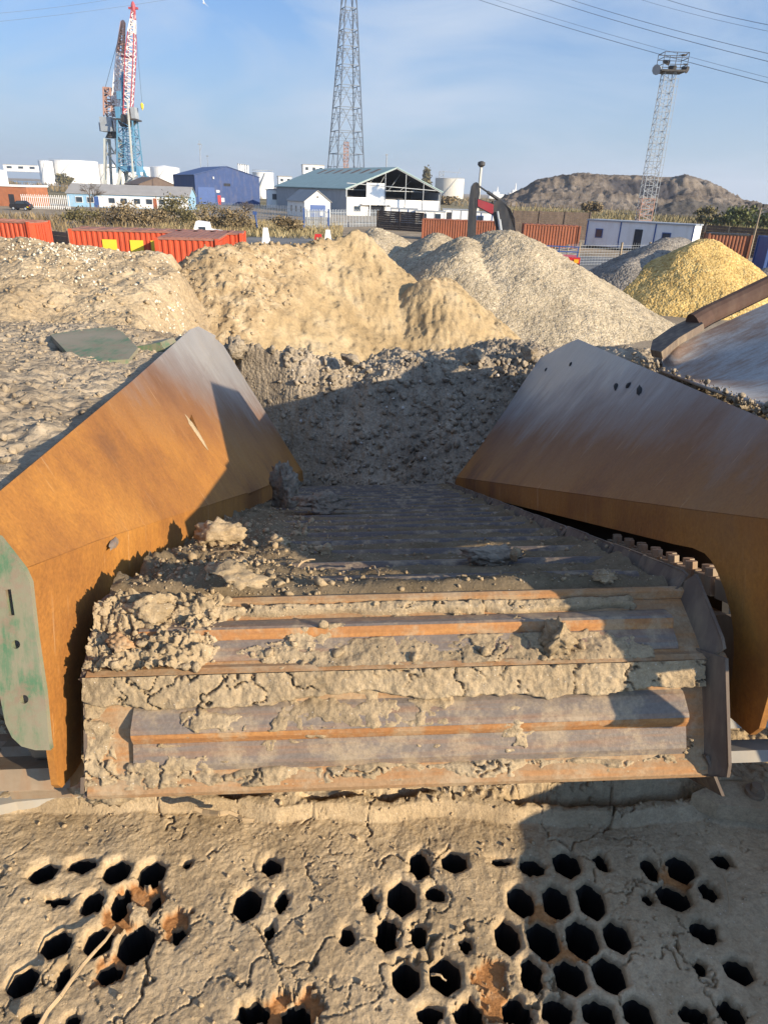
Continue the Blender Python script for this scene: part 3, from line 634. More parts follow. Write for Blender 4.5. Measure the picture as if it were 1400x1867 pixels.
mb = MB(); mb.box((.05, .99, 2.32), (2.8, 1.34, .03)); mb.box((.05, .33, 3.03), (2.8, .03, 1.4)); mb.box((.05, 1.66, 2.8), (2.8, .03, .9)); mb.box((-1.36, .99, 2.9), (.03, 1.34, 1.1)); mb.box((1.46, .99, 2.9), (.03, 1.34, 1.1)); mb.box((1.46, .2, 3.70), (.05, 1.9, .54)); wpart(mb, 'screen_box', M['shade_grime'])  # near-black chamber keeps holes dark; unseen tall right wall added to shade the deck

# ------------------------------------------------------------------ mud and soil lying on the feeder
def mudpan(Sv, Ev, fn, seed):
    Sv = np.array(Sv, float); Ev = np.array(Ev, float); L = np.hypot(*(Ev-Sv)); t = (Ev-Sv)/L; n = np.array([t[1], -t[0]])
    ws = ar(-.705, .705, .003); ss = ar(-.002, L*1.0, .0026)
    X, Y = np.meshgrid(ws, ss); Z = fn(X, Y/L, L)
    P = np.stack([X, Sv[0]+t[0]*Y+n[0]*Z, Sv[1]+t[1]*Y+n[1]*Z], -1).reshape(-1, 3)
    ny, nx = X.shape; i = np.arange(ny*nx).reshape(ny, nx); Fq = np.stack([i[:-1, :-1], i[1:, :-1], i[1:, 1:], i[:-1, 1:]], -1).reshape(-1, 4)
    return L2W(P), Fq
def mudtex(X, Y, s):
    e, cid = cracks(X, Y, 9, s, .3); mk = sst(-.5, -.05, fbm(X*4, Y*4, 3, s+1))
    return .0035*fbm(X*12, Y*12, 4, s+2)+.0026*fbm(X*50, Y*50, 3, s+3, .65)+.006*(cid-.5)*mk-.020*np.exp(-(e/.0024)**2)*mk
def barh(s): return np.interp(s, [0, .27, .31, .46, .50, .505, .60, .80, .86, 1], [0, .001, .010, .030, .031, .028, .014, .013, .006, 0])
def smear(b, X, s, L, sd, thr):
    n = fbm(X*3.2, s*1.6, 5, sd, .6)
    return np.where((n > thr) & (abs(X) < .62), np.maximum(b, barh(s)+np.clip((n-thr)*.02, 0, .003)-.0008+.0012*fbm(X*40, s*9, 3, sd+3)), b)
def pan2(X, s, L):
    left = sst(-.35, -.50, X+.05*fbm(X*5, s*3, 3, 3)); right = sst(.52, .58, X+.03*fbm(X*9, s*4, 3, 4))
    b = -.03+.048*sst(.055, .13, s+.03*gn(X*6, s*3, 2))*(sst(.30, .22, s+.05*fbm(X*6, s*2, 3, 5)+.06*gn(X*2.2, s*0, 6)))
    low = sst(.58, .62, s); gap = sst(.0, -.02, X+.22+.02*fbm(X*9, s*5, 2, 6)) * sst(-.47, -.42, X)
    b = np.maximum(b, -.02+.034*low*(1-.95*gap)+.005*fbm(X*6, s*3, 3, 8)*(low > .02))
    b = np.maximum(b, -.02+.062*left*(.75+.4*fbm(X*7, s*3, 4, 9))+.014*left*clods(X, s*L, 24, 11)+.014*left*fbm(X*15, s*L*15, 3, 13)+.012*left*fbm(X*40, s*L*40, 4, 14, .75))
    b = smear(b, X, s, L, 171, .27)
    z = b*(1-right)+(-.03)*right
    return z+mudtex(X, s*L, 101)*(z > -.015)+.012*clods(X, s*L, 34, 12)*sst(.25, .0, s)
def pan3(X, s, L):
    b = -.02+.045*sst(.29, .25, s+.06*fbm(X*5, s*2, 5, 15, .6)+.03*gn(X*2.5, s*0, 16))
    b = np.maximum(b, -.03+.042*np.exp(-((s-.57)/.035)**2)*(.55+.55*gn(X*4, s*2, 17)))
    b = np.maximum(b, -.02+.030*sst(.82, .90, s+.05*fbm(X*6, s*2, 3, 20))+.010*fbm(X*8, s*6, 4, 21))
    b = smear(b, X, s, L, 181, .36)
    b = np.maximum(b, -.02+.034*sst(-.615, -.65, X)*(.8+.3*fbm(X*7, s*4, 3, 18)))
    b = np.where(X > .645, -.03, b)
    return b+mudtex(X, s*L, 131)*(b > -.012)
def pan4(X, s, L): return -.004+.03*fbm(X*3, s*2, 3, 19)+.02*sst(.2, .0, s)+mudtex(X, s*L, 151)
Vs, Fs, b = [], [], 0
for a0, a1, fn, s in ((V1, V2, pan2, 1), (V2, V3, pan3, 2), (V3, V4, pan4, 3)):
    P, Fq = mudpan(a0, a1, fn, s); Vs.append(P); Fs.append(Fq+b); b += len(P)
VV = np.concatenate(Vs); o = link('mud', npmesh('mud', VV, np.concatenate(Fs), {'rust': np.zeros(len(VV))}), M['mud'], None, True); tag(o, kind='stuff')
def beltz(X, A):                                     # soil between the bars of the flat run
    sl = (A/PITCHP) % 1
    left = sst(-.005, .09, A)*sst(.15, -.35, X+.25+.25*np.clip(A-.1, 0, 2)*.35+.15*fbm(X*3, A*2, 3, 40)) * sst(3.2, 1.2, A)
    z = .005+.012*sst(.0, .12, sl)*sst(.60, .45, sl)+.006*fbm(X*2.2, A*3.5, 4, 41)+.004*fbm(X*9, A*24, 4, 42)+.002*fbm(X*70, A*70, 3, 43)
    z += .010*np.clip(clods(X, A, 24, 44)-.3, 0, 1)+.05*left*(.5+.5*fbm(X*4, A*4, 3, 45))+.018*left*clods(X, A, 14, 46)+.012*left*fbm(X*14, A*14, 3, 49)+.012*left*fbm(X*36, A*36, 4, 50, .75)
    z += .035*sst(.55, .63, abs(X))*(.45+.5*fbm(X*2, A*5, 3, 47))*(X > 0)
    z += .016*sst(.22, .02, A)*(.8+.9*gn(X*7, A*7, 48)) *sst(.60, .5, X)
    return (z+.006)*sst(-.012, .05, A)-.006
ws, As = ar(-.70, .64, .0075), ar(.012, 4.45, .0085)
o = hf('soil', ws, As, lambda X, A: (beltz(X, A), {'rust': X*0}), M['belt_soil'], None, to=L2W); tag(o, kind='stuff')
# crumbs on the belt and head
P, R = [], []
for i in range(7000):
    w = npr.uniform(-.68, .68); a_ = 4.2*npr.rand()**1.5
    if npr.rand() < .55: w = -.68+abs(npr.normal(0, .22))+.05*a_; a_ = abs(npr.normal(0, 1.2))
    if a_ > 4.2 or w > .67: continue
    r = .0016+.008*npr.rand()**7
    if w < -.2 and npr.rand() < .2: r *= 1.9
    P.append(L2W((w, a_, at_hf(beltz, w, a_)+r*.4) if False else (w, a_, 0))); R.append(r)
Pn = W2L(np.array(P)); Pn[:, 2] = beltz(Pn[:, 0], Pn[:, 1])+np.array(R)*.35
P = L2W(Pn)
o = scatter('soil_crumbs', P, R, M['mud'], 1, 3); tag(o, kind='stuff')
# crumbs on pan 2 left
P, R = [], []
d12 = (V2-V1); L12 = np.hypot(*d12); t12 = d12/L12; n12 = np.array([t12[1], -t12[0]])
for i in range(420):
    w = npr.uniform(-.69, -.25) if npr.rand() < .7 else npr.uniform(-.3, .6); s = npr.rand(); r = .002+.012*npr.rand()**7
    q = V1+t12*s*L12+n12*(float(pan2(np.array([w]), np.array([s]), L12)[0])+r*.3)
    P.append(L2W((w, q[0], q[1]))); R.append(r)
o = scatter('mud_crumbs', P, R, M['mud'], 2, 4); tag(o, kind='stuff')
P, R = [], []
for i in range(1900):
    x, y = npr.uniform(-1.1, 1.2), npr.uniform(.7, 1.5)
    if holefield(np.array([x]), np.array([y]))[0] < .012: continue
    r = .0012+.006*npr.rand()**6+(.008*npr.rand()**3 if y > 1.27 else 0); P.append((x, y, at_hf(deckz, x, y)+r*.3)); R.append(r)
o = scatter('deck_crumbs', P, R, M['deckmud'], 1, 8); tag(o, kind='stuff')
# single clods one can point to
def clod(px, D, r, label, seed, mat='mud', sq=(1, 1, 1), cat='clod', name='mud_clod'):
    c = atD(px[0], px[1], D); V = lump(seed, 4, .33)*r*np.array(sq); Fq = ICO[4][1]
    f = ICO[3]; V3_ = lump(seed, 3, .4) if False else None
    me = npmesh(name, V, Fq); ob = link(name, me, M[mat], None, False); ob.location = c
    return tag(ob, label, cat, 'loose clods lying on the feeder')
def dep(px, lift=0): q = onpl(px[0], px[1], L2W(np.array([0, 0, .02+lift])), NX); return float((q-CAM)@FW)
def dep2(px, lift=.015):
    n = np.array([0, n12[0], n12[1]]); q = onpl(px[0], px[1], L2W(np.array([0, V1[0], V1[1]])+n*lift), BF@n); return float((q-CAM)@FW)
clod((1020, 1160), dep2((1020, 1165), .035), .047, 'upright rough clod stuck on the front pan casting a long shadow', 61, sq=(.8, .8, 1.2))
clod((402, 978), dep((402, 985), .05), .066, 'big pale clod wedged against the lower edge of the sunlit rusty wing', 62, sq=(1.1, .8, .9))
clod((518, 893), dep((518, 905), .07), .12, 'tall dark slab of clay leaning at the far corner of the sunlit wing', 63, 'wetclay', (.55, .6, 1.5))
clod((507, 993), dep((507, 998), .02), .032, 'small sunlit clod alone on the dark belt, nearer the left wing', 64)
clod((590, 1000), dep((590, 1003), .02), .024, 'small pale clod alone in the middle of the dark belt', 65)
clod((897, 1012), dep((897, 1018), .02), .050, 'flattened dark clod on the shaded belt left of the right wing', 66, 'wetclay', (1.5, .8, .6))
clod((939, 1012), dep((939, 1016), .03), .020, 'little tan stub standing beside the flattened dark clod', 67, sq=(.6, .6, 1.3))
clod((1104, 1050), dep((1104, 1052), .015), .022, 'pale pebble near the front lip below the right flange', 68, sq=(1.2, .8, .7), cat='stone', name='pebble')
clod((430, 1045), dep((430, 1048), .05), .052, 'broad pale clod on the crumb heap below the sunlit wing', 69, sq=(1.2, 1, .6))
clod((585, 917), dep((585, 925), .04), .085, 'dark wet clod at the far end of the belt beside the soil pile', 70, 'wetclay', (1.3, .8, .7))
clod((270, 1110), dep2((270, 1115), .03), .045, 'large mud clod just under the lip at the left end of the front pan', 71)
clod((222, 1170), dep2((222, 1175), .05), .024, 'rust-brown stone half bedded in the mud at the left of the front pan', 72, 'panflat', cat='stone', name='pebble')
clod((200, 1434), 1.50, .055, 'pale mud-coated lump at the lower left corner of the feeder head', 73, sq=(1.1, .9, .9))
def twig(p, q, r, label, mat='twig', bend=.01):
    p = np.array(p, float); q = np.array(q, float); m = MB(); k = 7; pts = [p+(q-p)*i/k+np.array([0, 0, bend*math.sin(math.pi*i/k)])+npr.normal(0, r*.5, 3) for i in range(k+1)]
    for i in range(k): m.tube(pts[i], pts[i+1], r*(1-.4*i/k), 5)
    return tag(m.build('twig', M[mat], None, False), label, 'twig', 'twigs and splinters in the mud')
M['twig'] = paint('dry_twig', (.42, .30, .17), .8, .35, 20)
twig(atZ(65, 1880, 3.56), atZ(212, 1688, 3.56), .005, 'long pale stick lying across the holes at the left of the deck')
twig(atZ(355, 1478, 3.60), atZ(462, 1500, 3.60), .008, 'short weathered splinter of wood bedded under the head of the feeder')
twig(L2W(Lpl((540, 1037), (0, 0, .03), (0, 0, 1))), L2W(Lpl((572, 1020), (0, 0, .03), (0, 0, 1))), .003, 'thin pale straw lying slantwise on the dark belt')
twig(L2W(Lpl((676, 1033), (0, 0, .03), (0, 0, 1))), L2W(Lpl((692, 1050), (0, 0, .03), (0, 0, 1))), .003, 'thin straw near the front edge of the belt')
twig(L2W(Lpl((455, 1010), (0, 0, .07), (0, 0, 1))), L2W(Lpl((385, 1008), (0, 0, .07), (0, 0, 1))), .002, 'curved root fibre on the crumbs beside the sunlit wing')
twig(atZ(785, 1778, 3.545), atZ(812, 1786, 3.545), .003, 'straw stuck across a hole in the middle of the deck')
twig(atZ(1320, 1596, 3.55), atZ(1330, 1665, 3.55), .002, 'thin root hair on the shaded right of the deck', bend=.004)
# ------------------------------------------------------------------ soil heaps close to the machine
def crest(pts, Y): 
    q = [atY(*p, Y) for p in pts]; return [k[0] for k in q], [k[2] for k in q]
CXs, CZs = crest(((380, 600), (430, 622), (480, 640), (560, 650), (640, 660), (700, 652), (760, 662), (850, 668), (900, 655), (960, 648), (1000, 650), (1060, 700)), 6.75)
_tl, _tr = onpl(560, 884, L2W(np.zeros(3)), NX), onpl(835, 893, L2W(np.zeros(3)), NX)
def pilez(X, Y):
    zc = np.interp(X, CXs, CZs); y0 = _tl[1]+(_tr[1]-_tl[1])*np.clip((X-_tl[0])/(_tr[0]-_tl[0]), -2, 3); z0 = (_tl[2]+_tr[2])/2-.02
    t = (Y-y0)/(6.7-y0)
    z = z0+(zc-z0)*np.clip(t, -.3, 1)**.9 if False else z0+(zc-z0)*np.where(t < 1, np.clip(t, -.3, 1), 1-.22*(t-1)**1.5)
    amp = sst(-.05, .15, t)
    z += amp*(.10*fbm(X*1.6, Y*1.6, 4, 201)+.06*clods(X, Y, 5.5, 202)+.05*clods(X+3, Y, 12, 203)+.03*clods(X, Y+5, 26, 204)+.012*fbm(X*30, Y*30, 3, 205, .65))-.07*amp
    return z
o = hf('soil_pile', ar(-2.0, 2.1, .0125), ar(5.0, 8.4, .0125), pilez, M['wetclay'], None, smooth=False); tag(o, kind='stuff')
P, R = [], []
for i in range(2600):
    x, y = npr.uniform(-1.7, 1.7), npr.uniform(5.3, 7.0); r = .007+.034*npr.rand()**3
    P.append((x, y, r)); R.append(r)
P = np.array(P); P[:, 2] = pilez(P[:, 0], P[:, 1])+P[:, 2]*.35
o = scatter('pile_clods', P, R, M['wetclay'], 2, 21); tag(o, kind='stuff')
P, R = [], []
for i in range(70):
    x, y = npr.uniform(-1.2, 1.2), npr.uniform(5.6, 6.8); P.append((x, y, at_hf(pilez, x, y)+.03)); R.append(.008+.012*npr.rand())
M['palestone'] = paint('pale_stone', (.42, .38, .33), .8, .4, 8)
o = scatter('pale_pebbles', P, R, M['palestone'], 1, 22); tag(o, kind='stuff')
def big(px, Y, r, label, seed):
    c = atY(*px, Y); me = npmesh('soil_clod', lump(seed, 3, .4)*r, ICO[3][1]); ob = link('soil_clod', me, M['wetclay']); ob.location = c; tag(ob, label, 'clod', 'big clods on the crest of the soil pile')
big((965, 645), 6.7, .10, 'big round clod on the crest of the soil pile, touching the right wing', 81)
big((868, 652), 6.7, .09, 'low clod on the crest of the soil pile in front of the sand mound foot', 82)
big((640, 655), 6.6, .085, 'lit brown clod on the crest at the middle of the soil pile', 83)
big((430, 632), 6.6, .10, 'brown clod at the left end of the pile crest beside the grey wing corner', 84)
_we = np.array([L2W(UL(q)) for q in ((-60, 948), (-34, 925), (0, 896), (120, 796), (240, 696), (348, 600), (362, 595))])
_o = np.argsort(_we[:, 1]); _we = _we[_o]; print('wing edge', np.round(_we, 2))
def wx_(Y): return np.interp(Y, _we[:, 1], _we[:, 0])
def wz_(Y): return np.interp(Y, _we[:, 1], _we[:, 2])
def heapz(X, Y):
    d = wx_(Y)-X; ze = wz_(Y)
    z = ze-.035+.05*sst(.0, .5, d)-.03*np.clip(d-.6, 0, 9)-.5*np.clip(Y-4.55-.3*fbm(X*.8, Y*.3, 3, 218), 0, 9)
    a = sst(-.02, .12, d)
    return z+a*(.05*fbm(X*.9, Y*.9, 4, 211)+.03*clods(X, Y, 5, 212)*sst(.1, .4, fbm(X*.8, Y*.8, 2, 215))+.014*clods(X, Y, 13, 213)+.012*fbm(X*5, Y*5, 3, 217)+.012*clods(X, Y, 26, 214)+.012*fbm(X*11, Y*11, 5, 216, .65))
o = hf('clay_heap', ar(-5.5, -.8, .014), ar(1.2, 8.6, .016), heapz, M['clay'], None, smooth=False, mask=lambda X, Y, Z: X < wx_(Y)-.018); tag(o, kind='stuff')
P, R = [], []
for i in range(5200):
    y = 1.4+4.0*npr.rand(); x = float(wx_(y))-.06-3.0*npr.rand(); r = .003+.014*npr.rand()**3.5; P.append((x, y, r)); R.append(r)
P = np.array(P); P[:, 2] = heapz(P[:, 0], P[:, 1])+P[:, 2]*.3
o = scatter('clay_lumps', P, R, M['clay'], 1, 23); tag(o, kind='stuff')
c = atY(268, 652, 3.9); me = npmesh('soil_clod', lump(91, 3, .35)*.09, ICO[3][1]); ob = link('soil_clod', me, M['clay']); ob.location = c; tag(ob, 'large grey-brown clod perched beside the green bracket end behind the left wing', 'clod')
def spillz(X, Y):  # soil edge is seen; hidden bulk added to shade the pile
    e = X-(1.02+.118*(Y-1.75))
    return 3.88+.02*(4-Y)-.5*np.clip(Y-5.7, 0, 9)+.05*fbm(X*1.4, Y*1.4, 3, 291)+.06*clods(X, Y, 6, 292)+.03*clods(X, Y, 15, 293)-1.0*sst(.12, -.15, e)-1.3*np.clip(3.0+.15*fbm(X*1.5, Y*0, 3, 294)-Y, 0, 9)
o = hf('spilled_soil', ar(1.0, 3.6, .016), ar(1.5, 7.2, .016), spillz, M['wetclay'], None, smooth=False); tag(o, kind='stuff')
# wet soil spilled between the right wing and the grey hopper sheet
P, R = [], []
for i in range(420):
    s = npr.rand(); px = 1150+270*s; py = 652+95*s+npr.normal(0, 7)-5; Yv = 5.0-1.75*s
    p = atY(px, py, Yv); r = .004+.018*npr.rand()**4; P.append(p-np.array([0, 0, .04])); R.append(r)
o = scatter('spilled_lumps', P, R, M['wetclay'], 1, 24); tag(o, kind='stuff')

# ------------------------------------------------------------------ stockpiles
def ridge(X, Y, segs, slope, soft=.35):
    """height of a heap poured along ridge segments ((x,y,z),(x,y,z)) with the given slope of repose"""
    h = np.full(X.shape, -9.)
    for (a, b) in segs:
        a = np.array(a, float); b = np.array(b, float); d = b[:2]-a[:2]; L2 = max(d@d, 1e-9)
        t = np.clip(((X-a[0])*d[0]+(Y-a[1])*d[1])/L2, 0, 1)
        r = np.hypot(X-a[0]-t*d[0], Y-a[1]-t*d[1]); z = a[2]+(b[2]-a[2])*t-slope*(np.sqrt(r*r+soft*soft)-soft)
        h = np.maximum(h, z)+0*h
    return h
def mound(name, label, x0, x1, y0, y1, st, fn, mat, cat='mound', smooth=False):
    o = hf(name, ar(x0, x1, st), ar(y0, y1, st), fn, mat, None, smooth=smooth, mask=lambda X, Y, Z: Z > -.35)
    return tag(o, label, cat)
def PZ(px, Y): q = atY(*px, Y); return (q[0], q[1], q[2])
# broad tan mound behind the clay heap
TX, TZ = crest(((-500, 402), (-200, 412), (0, 422), (60, 430), (110, 438), (170, 447), (230, 451), (290, 452), (340, 457), (400, 457), (470, 450), (560, 456), (640, 470), (760, 520)), 19.)
def tanz(X, Y):
    Xs = X*19./np.clip(Y, 12, 30)
    zc = np.interp(Xs, TX, TZ)
    f = sst(8.5, 19.0, Y+.9*fbm(X*.35, Y*.2, 3, 221)); base = 2.0
    z = base+(zc-base)*f
    z = np.where(Y > 19.5, z-.55*(Y-19.5), z)
    z -= .12*sst(-1.6, -.6, -abs(X+5.2+.5*np.sin(Y*.6)))*sst(11, 14, Y)
    cut = sst(-.08, .08, X/Y+.30-.05*sst(13, 18, Y)+.022*fbm(X*.6, Y*.6, 4, 229)); z -= 4.0*cut
    z += -.16+.16*fbm(X*.8, Y*.8, 5, 222)+(.05+.12*cut)*clods(X, Y, 2.2, 223)*sst(-.2, .3, fbm(X*.5, Y*.5, 2, 224)+cut)+.06*clods(X, Y, 4, 225)*sst(-.1, .35, fbm(X*.4, Y*.4+8, 2, 228)+cut)+(.025+.03*cut)*clods(X, Y, 9, 226)+.03*fbm(X*5, Y*5, 4, 227)
    return z
mound('tan_mound', 'broad lumpy tan soil mound filling the left behind the grey clay', -17, 4, 8.2, 23, .045, tanz, M['tan'])
P, R = [], []
for i in range(2600):
    y = npr.uniform(9.5, 19); x = npr.uniform(-.62, .05)*y; r = .012+.06*npr.rand()**4; P.append((x, y, r)); R.append(r)
P = np.array(P); P[:, 2] = tanz(P[:, 0], P[:, 1])+P[:, 2]*.3
o = scatter('tan_lumps', P, R, M['tan'], 1, 25); tag(o, kind='stuff')
P, R = [], []
M['chalk'] = earth('chalk_lumps', (.42, .36, .26), (.56, .50, .38), (.66, .60, .47), 2, 15, .6, .02)
for i in range(1100):
    px, py = npr.normal(120, 55), npr.normal(468, 22)
    if npr.rand() < .55: py = npr.normal(545, 38); px = 318+.28*(py-545)+npr.normal(0, 20)
    Yv = 19-(py-440)/170*9; q = atY(px, py, Yv); r = .012+.036*npr.rand()**2.2; P.append((q[0], q[1], r)); R.append(r)
P = np.array(P); P[:, 2] = tanz(P[:, 0], P[:, 1])+P[:, 2]*.2
o = scatter('chalk_lumps', P, R, M['chalk'], 1, 26); tag(o, kind='stuff')
# yellow sand mound
s1 = PZ((652, 417), 25.5); s2 = PZ((606, 440), 24.6); s3 = PZ((792, 508), 23.6)
sA = PZ((548, 456), 23.4); sB = PZ((470, 454), 21.8); sC = PZ((390, 458), 20.2)
def sandz(X, Y):
    wx = X+.13*fbm(X*.7, Y*.7, 4, 231); wy = Y+.13*fbm(X*.7+4, Y*.7, 4, 232)
    h = ridge(wx, wy, ((s1, (s1[0]-.25, s1[1]-.9, s1[2]-.5)), (s2, s1), (s1, (s1[0]+.3, s1[1]+3.5, s1[2]-.9))), .80, .06)
    h = np.maximum(h, ridge(wx, wy, ((s2, sA), (sA, sB), (sB, sC)), .66, .3))
    h = np.maximum(h, ridge(wx, wy, ((s3, (s3[0]+.3, s3[1]+1.5, s3[2]-.1)),), .74, .3))
    left = sst(-.25, -1.0, X-s1[0]+.20*(25-Y)+.5*fbm(X*.6, Y*.6, 3, 233))
    up = sst(1.9, 2.5, h+.25*fbm(X, Y, 3, 237))*sst(.2, 1.4, X)
    h += .07*fbm(X*.9, Y*.9, 6, 234, .58)+left*(.15*clods(X, Y, 3, 235)+.12*clods(X, Y, 6.5, 236)+.05*clods(X, Y, 12, 246))+.05*clods(X, Y, 8, 238)*up
    h -= (.05*sst(.1, .3, fbm(X*1.1, Y*.8, 5, 239))+.05*fbm(X*5, Y*2.2, 5, 240, .62)-.03*clods(X, Y, 6, 247))*(1-left)     # slump scars
    return h, {'rough': np.clip(left+up, 0, 1)}
def sandmat():
    m, t, b = newmat('sand_heap'); co = coords(t)
    sand = ramp(t, noise(t, co, .7, 7, .6), [(.3, (.27, .19, .098)), (.5, (.36, .26, .14)), (.68, (.43, .33, .20))])
    brown = ramp(t, noise(t, co, 2.2, 7, .65), [(.3, (.22, .15, .08)), (.5, (.36, .26, .145)), (.7, (.52, .40, .25))])
    c = mixc(t, attr(t, 'rough'), sand, brown); f = noise(t, co, 12, 6, .65)
    c = mixc(t, 1, c, ramp(t, f, [(.25, .75), (.75, 1.15)]), 'MULTIPLY')
    t.links.new(c, b.inputs['Base Color']); b.inputs['Roughness'].default_value = .95; b.inputs['Specular IOR Level'].default_value = .1; bump(t, b, f, .8, .05)
    return m
M['sandheap'] = sandmat()
mound('sand_mound', 'steep yellow sand mound with two peaks in the middle of the yard', -9.5, 7, 13.5, 31, .05, sandz, M['sandheap'])
P, R = [], []
for i in range(3000):
    x, y = npr.uniform(-7.5, 0.2), npr.uniform(15, 26); r = .012+.055*npr.rand()**3.5; P.append((x, y, r)); R.append(r)
P = np.array(P); hz, at_ = sandz(P[:, 0], P[:, 1]); k = (at_['rough'] > .5) & (hz > 0); P[:, 2] = hz+P[:, 2]*.25
o = scatter('sand_lumps', P[k], np.array(R)[k], M['tan'], 1, 27); tag(o, kind='stuff')
# pale gravel mound
g1 = PZ((905, 420), 33); g2 = PZ((930, 420), 32.5); g3 = PZ((800, 426), 37); g4 = PZ((690, 416), 40); g5 = PZ((845, 432), 32)
def gravz(X, Y):
    wx = X+.2*fbm(X*.4, Y*.4, 3, 241); wy = Y+.2*fbm(X*.4+3, Y*.4, 3, 242)
    h = ridge(wx, wy, ((g1, g2),), .52, .6)
    h = np.maximum(h, ridge(wx, wy, ((g5, (g5[0]-.3, g5[1]-2, g5[2]-.5)),), .6, .3))
    h = np.maximum(h, ridge(wx, wy, ((g3, (g3[0]-1, g3[1]-3, g3[2]-.9)),), .55, .5))
    h = np.maximum(h, ridge(wx, wy, ((g4, (g4[0]-.5, g4[1]-3, g4[2]-.8)),), .55, .5))
    return h+.06*fbm(X*.7, Y*.7, 3, 243)+.05*gn(X*7, Y*7, 244)+.03*gn(X*14, Y*14, 245)
mound('gravel_mound', 'large pale gravel mound with several ridges behind the sand', -6, 15, 22, 46, .07, gravz, M['gravel'])
# yellow gravel and grey aggregate mounds at the right
y1 = PZ((1290, 436), 39); y2 = PZ((1262, 448), 38)
def yelz(X, Y):
    wx = X+.2*fbm(X*.4, Y*.4, 3, 251); wy = Y+.2*fbm(X*.4+3, Y*.4, 3, 252)
    return ridge(wx, wy, ((y1, y2),), .62, .5)+.06*fbm(X*.7, Y*.7, 3, 253)+.06*clods(X, Y, 6, 254)+.04*gn(X*13, Y*13, 255)
mound('yellow_gravel_mound', 'bright yellow gravel mound at the right edge of the yard', 11, 30, 30, 47, .07, yelz, M['yellow'])
k1 = PZ((1218, 434), 42.5); k2 = PZ((1150, 478), 38.6)
def grez(X, Y):
    wx = X+.2*fbm(X*.4, Y*.4, 3, 261); wy = Y+.2*fbm(X*.4+3, Y*.4, 3, 262)
    return ridge(wx, wy, ((k1, (k1[0]+1, k1[1]+1, k1[2])), (k1, k2)), .58, .5)+.06*fbm(X*.7, Y*.7, 3, 263)+.06*clods(X, Y, 7, 264)
mound('grey_aggregate_mound', 'dark grey aggregate mound leaning on the left flank of the yellow gravel', 8, 26, 30, 54, .08, grez, M['greygr'])
k3 = PZ((1405, 488), 46)
mound('small_grey_mound', 'small grey heap just behind the right foot of the yellow gravel', 22, 35, 38, 54, .1, lambda X, Y: ridge(X, Y, ((k3, (k3[0]+3, k3[1], k3[2])),), .55, .4)+.06*clods(X, Y, 5, 271), M['greygr'])
k4 = atZ(1390, 1410, 2.3)
def blackz(X, Y): return 2.3+.35*fbm(X*1.2, Y*1.2, 2, 281)+.05*clods(X, Y, 22, 282)+.04*clods(X, Y, 40, 283)
M['black'] = gravel('black_chippings', [(.02, .02, .022), (.07, .07, .072), (.035, .035, .036), (.10, .10, .10)], 38, .02)
o = hf('black_chippings', ar(1.45, 2.7, .012), ar(1.0, 3.2, .012), blackz, M['black'], None, smooth=False); tag(o, kind='stuff')
# ------------------------------------------------------------------ ground, road, water
def sheet(name, pts, z, mat, kind='structure'):
    m = MB(); m.add([(p[0], p[1], z) for p in pts], [tuple(range(len(pts)))]); return tag(m.build(name, mat), kind=kind)
sheet('ground', ((-3000, -60), (3000, -60), (3000, 5200), (-3000, 5200)), 0, M['ground'])
g = lambda px, py: atZ(px, py, 0)
sheet('road', [g(300, 452), g(640, 452), g(640, 432), g(380, 426), g(200, 432)], .012, M['asphalt'])
sheet('yard_track', [g(985, 500), g(1120, 498), g(1125, 470), g(1010, 464)], .012, M['asphalt'])
sheet('grass', [g(385, 433), g(600, 430), g(600, 416), g(380, 414)], .024, M['grass'])
sheet('far_field', [(-420, 200), (600, 190), (900, 900), (-700, 900)], .006, earth('far_field_soil', (.12, .10, .05), (.20, .165, .09), (.28, .23, .14), .03, .6, 1, .3))
wm, wt, wb = newmat('dock_water'); wb.inputs['Base Color'].default_value = (.10, .14, .17, 1); wb.inputs['Roughness'].default_value = .18
sheet('water', [g(40, 336.5), g(118, 340), g(560, 360), g(560, 357), g(118, 332.5), g(20, 329)], .05, wm)

# ------------------------------------------------------------------ building kit (local frame: x along the front, y away, z up)
def clad(name, col, freq=3.2, var=.12, rough=.6, dirt=(.25, .2, .15), da=.25):
    m, t, b = newmat(name); oc = coords(t, 'obj')
    n = noise(t, oc, .6, 6, .6); w = t.nodes.new('ShaderNodeTexWave'); w.wave_type = 'BANDS'; w.bands_direction = 'DIAGONAL'; w.inputs['Scale'].default_value = freq; t.links.new(oc, w.inputs['Vector'])
    c = mixc(t, 1, col, ramp(t, n, [(.25, 1-var), (.75, 1+var)]), 'MULTIPLY')
    c = mixc(t, .5, c, ramp(t, w.outputs['Fac'], [(0, .8), (.4, 1.)]), 'MULTIPLY')
    c = mixc(t, mth(t, 'MULTIPLY', ramp(t, noise(t, coords(t, 'obj', (1, 1, .25)), 1.2, 6, .65), [(.5, 0.), (.75, 1.)]), da), c, dirt)
    t.links.new(c, b.inputs['Base Color']); b.inputs['Roughness'].default_value = rough; b.inputs['Specular IOR Level'].default_value = .25
    return m
M['white'] = paint('white_wall', (.78, .76, .72), .7, .08, .5, (.5, .45, .38), .3)
M['offwhite'] = paint('offwhite_panel', (.66, .66, .65), .6, .1, .6, (.42, .38, .33), .35)
M['blueclad'] = clad('blue_cladding', (.03, .06, .165))
M['bluepaint'] = paint('blue_paint', (.045, .09, .24), .5, .15)
M['ltblue'] = paint('pale_blue_wall', (.24, .42, .58), .7, .2, .7, (.45, .42, .38), .4)
M['greenroof'] = clad('green_grey_roof', (.25, .345, .33), 2.2)
M['greyroof'] = clad('grey_sheet_roof', (.30, .285, .265), 3)
M['brownroof'] = clad('brown_sheet_roof', (.16, .11, .08), 3)
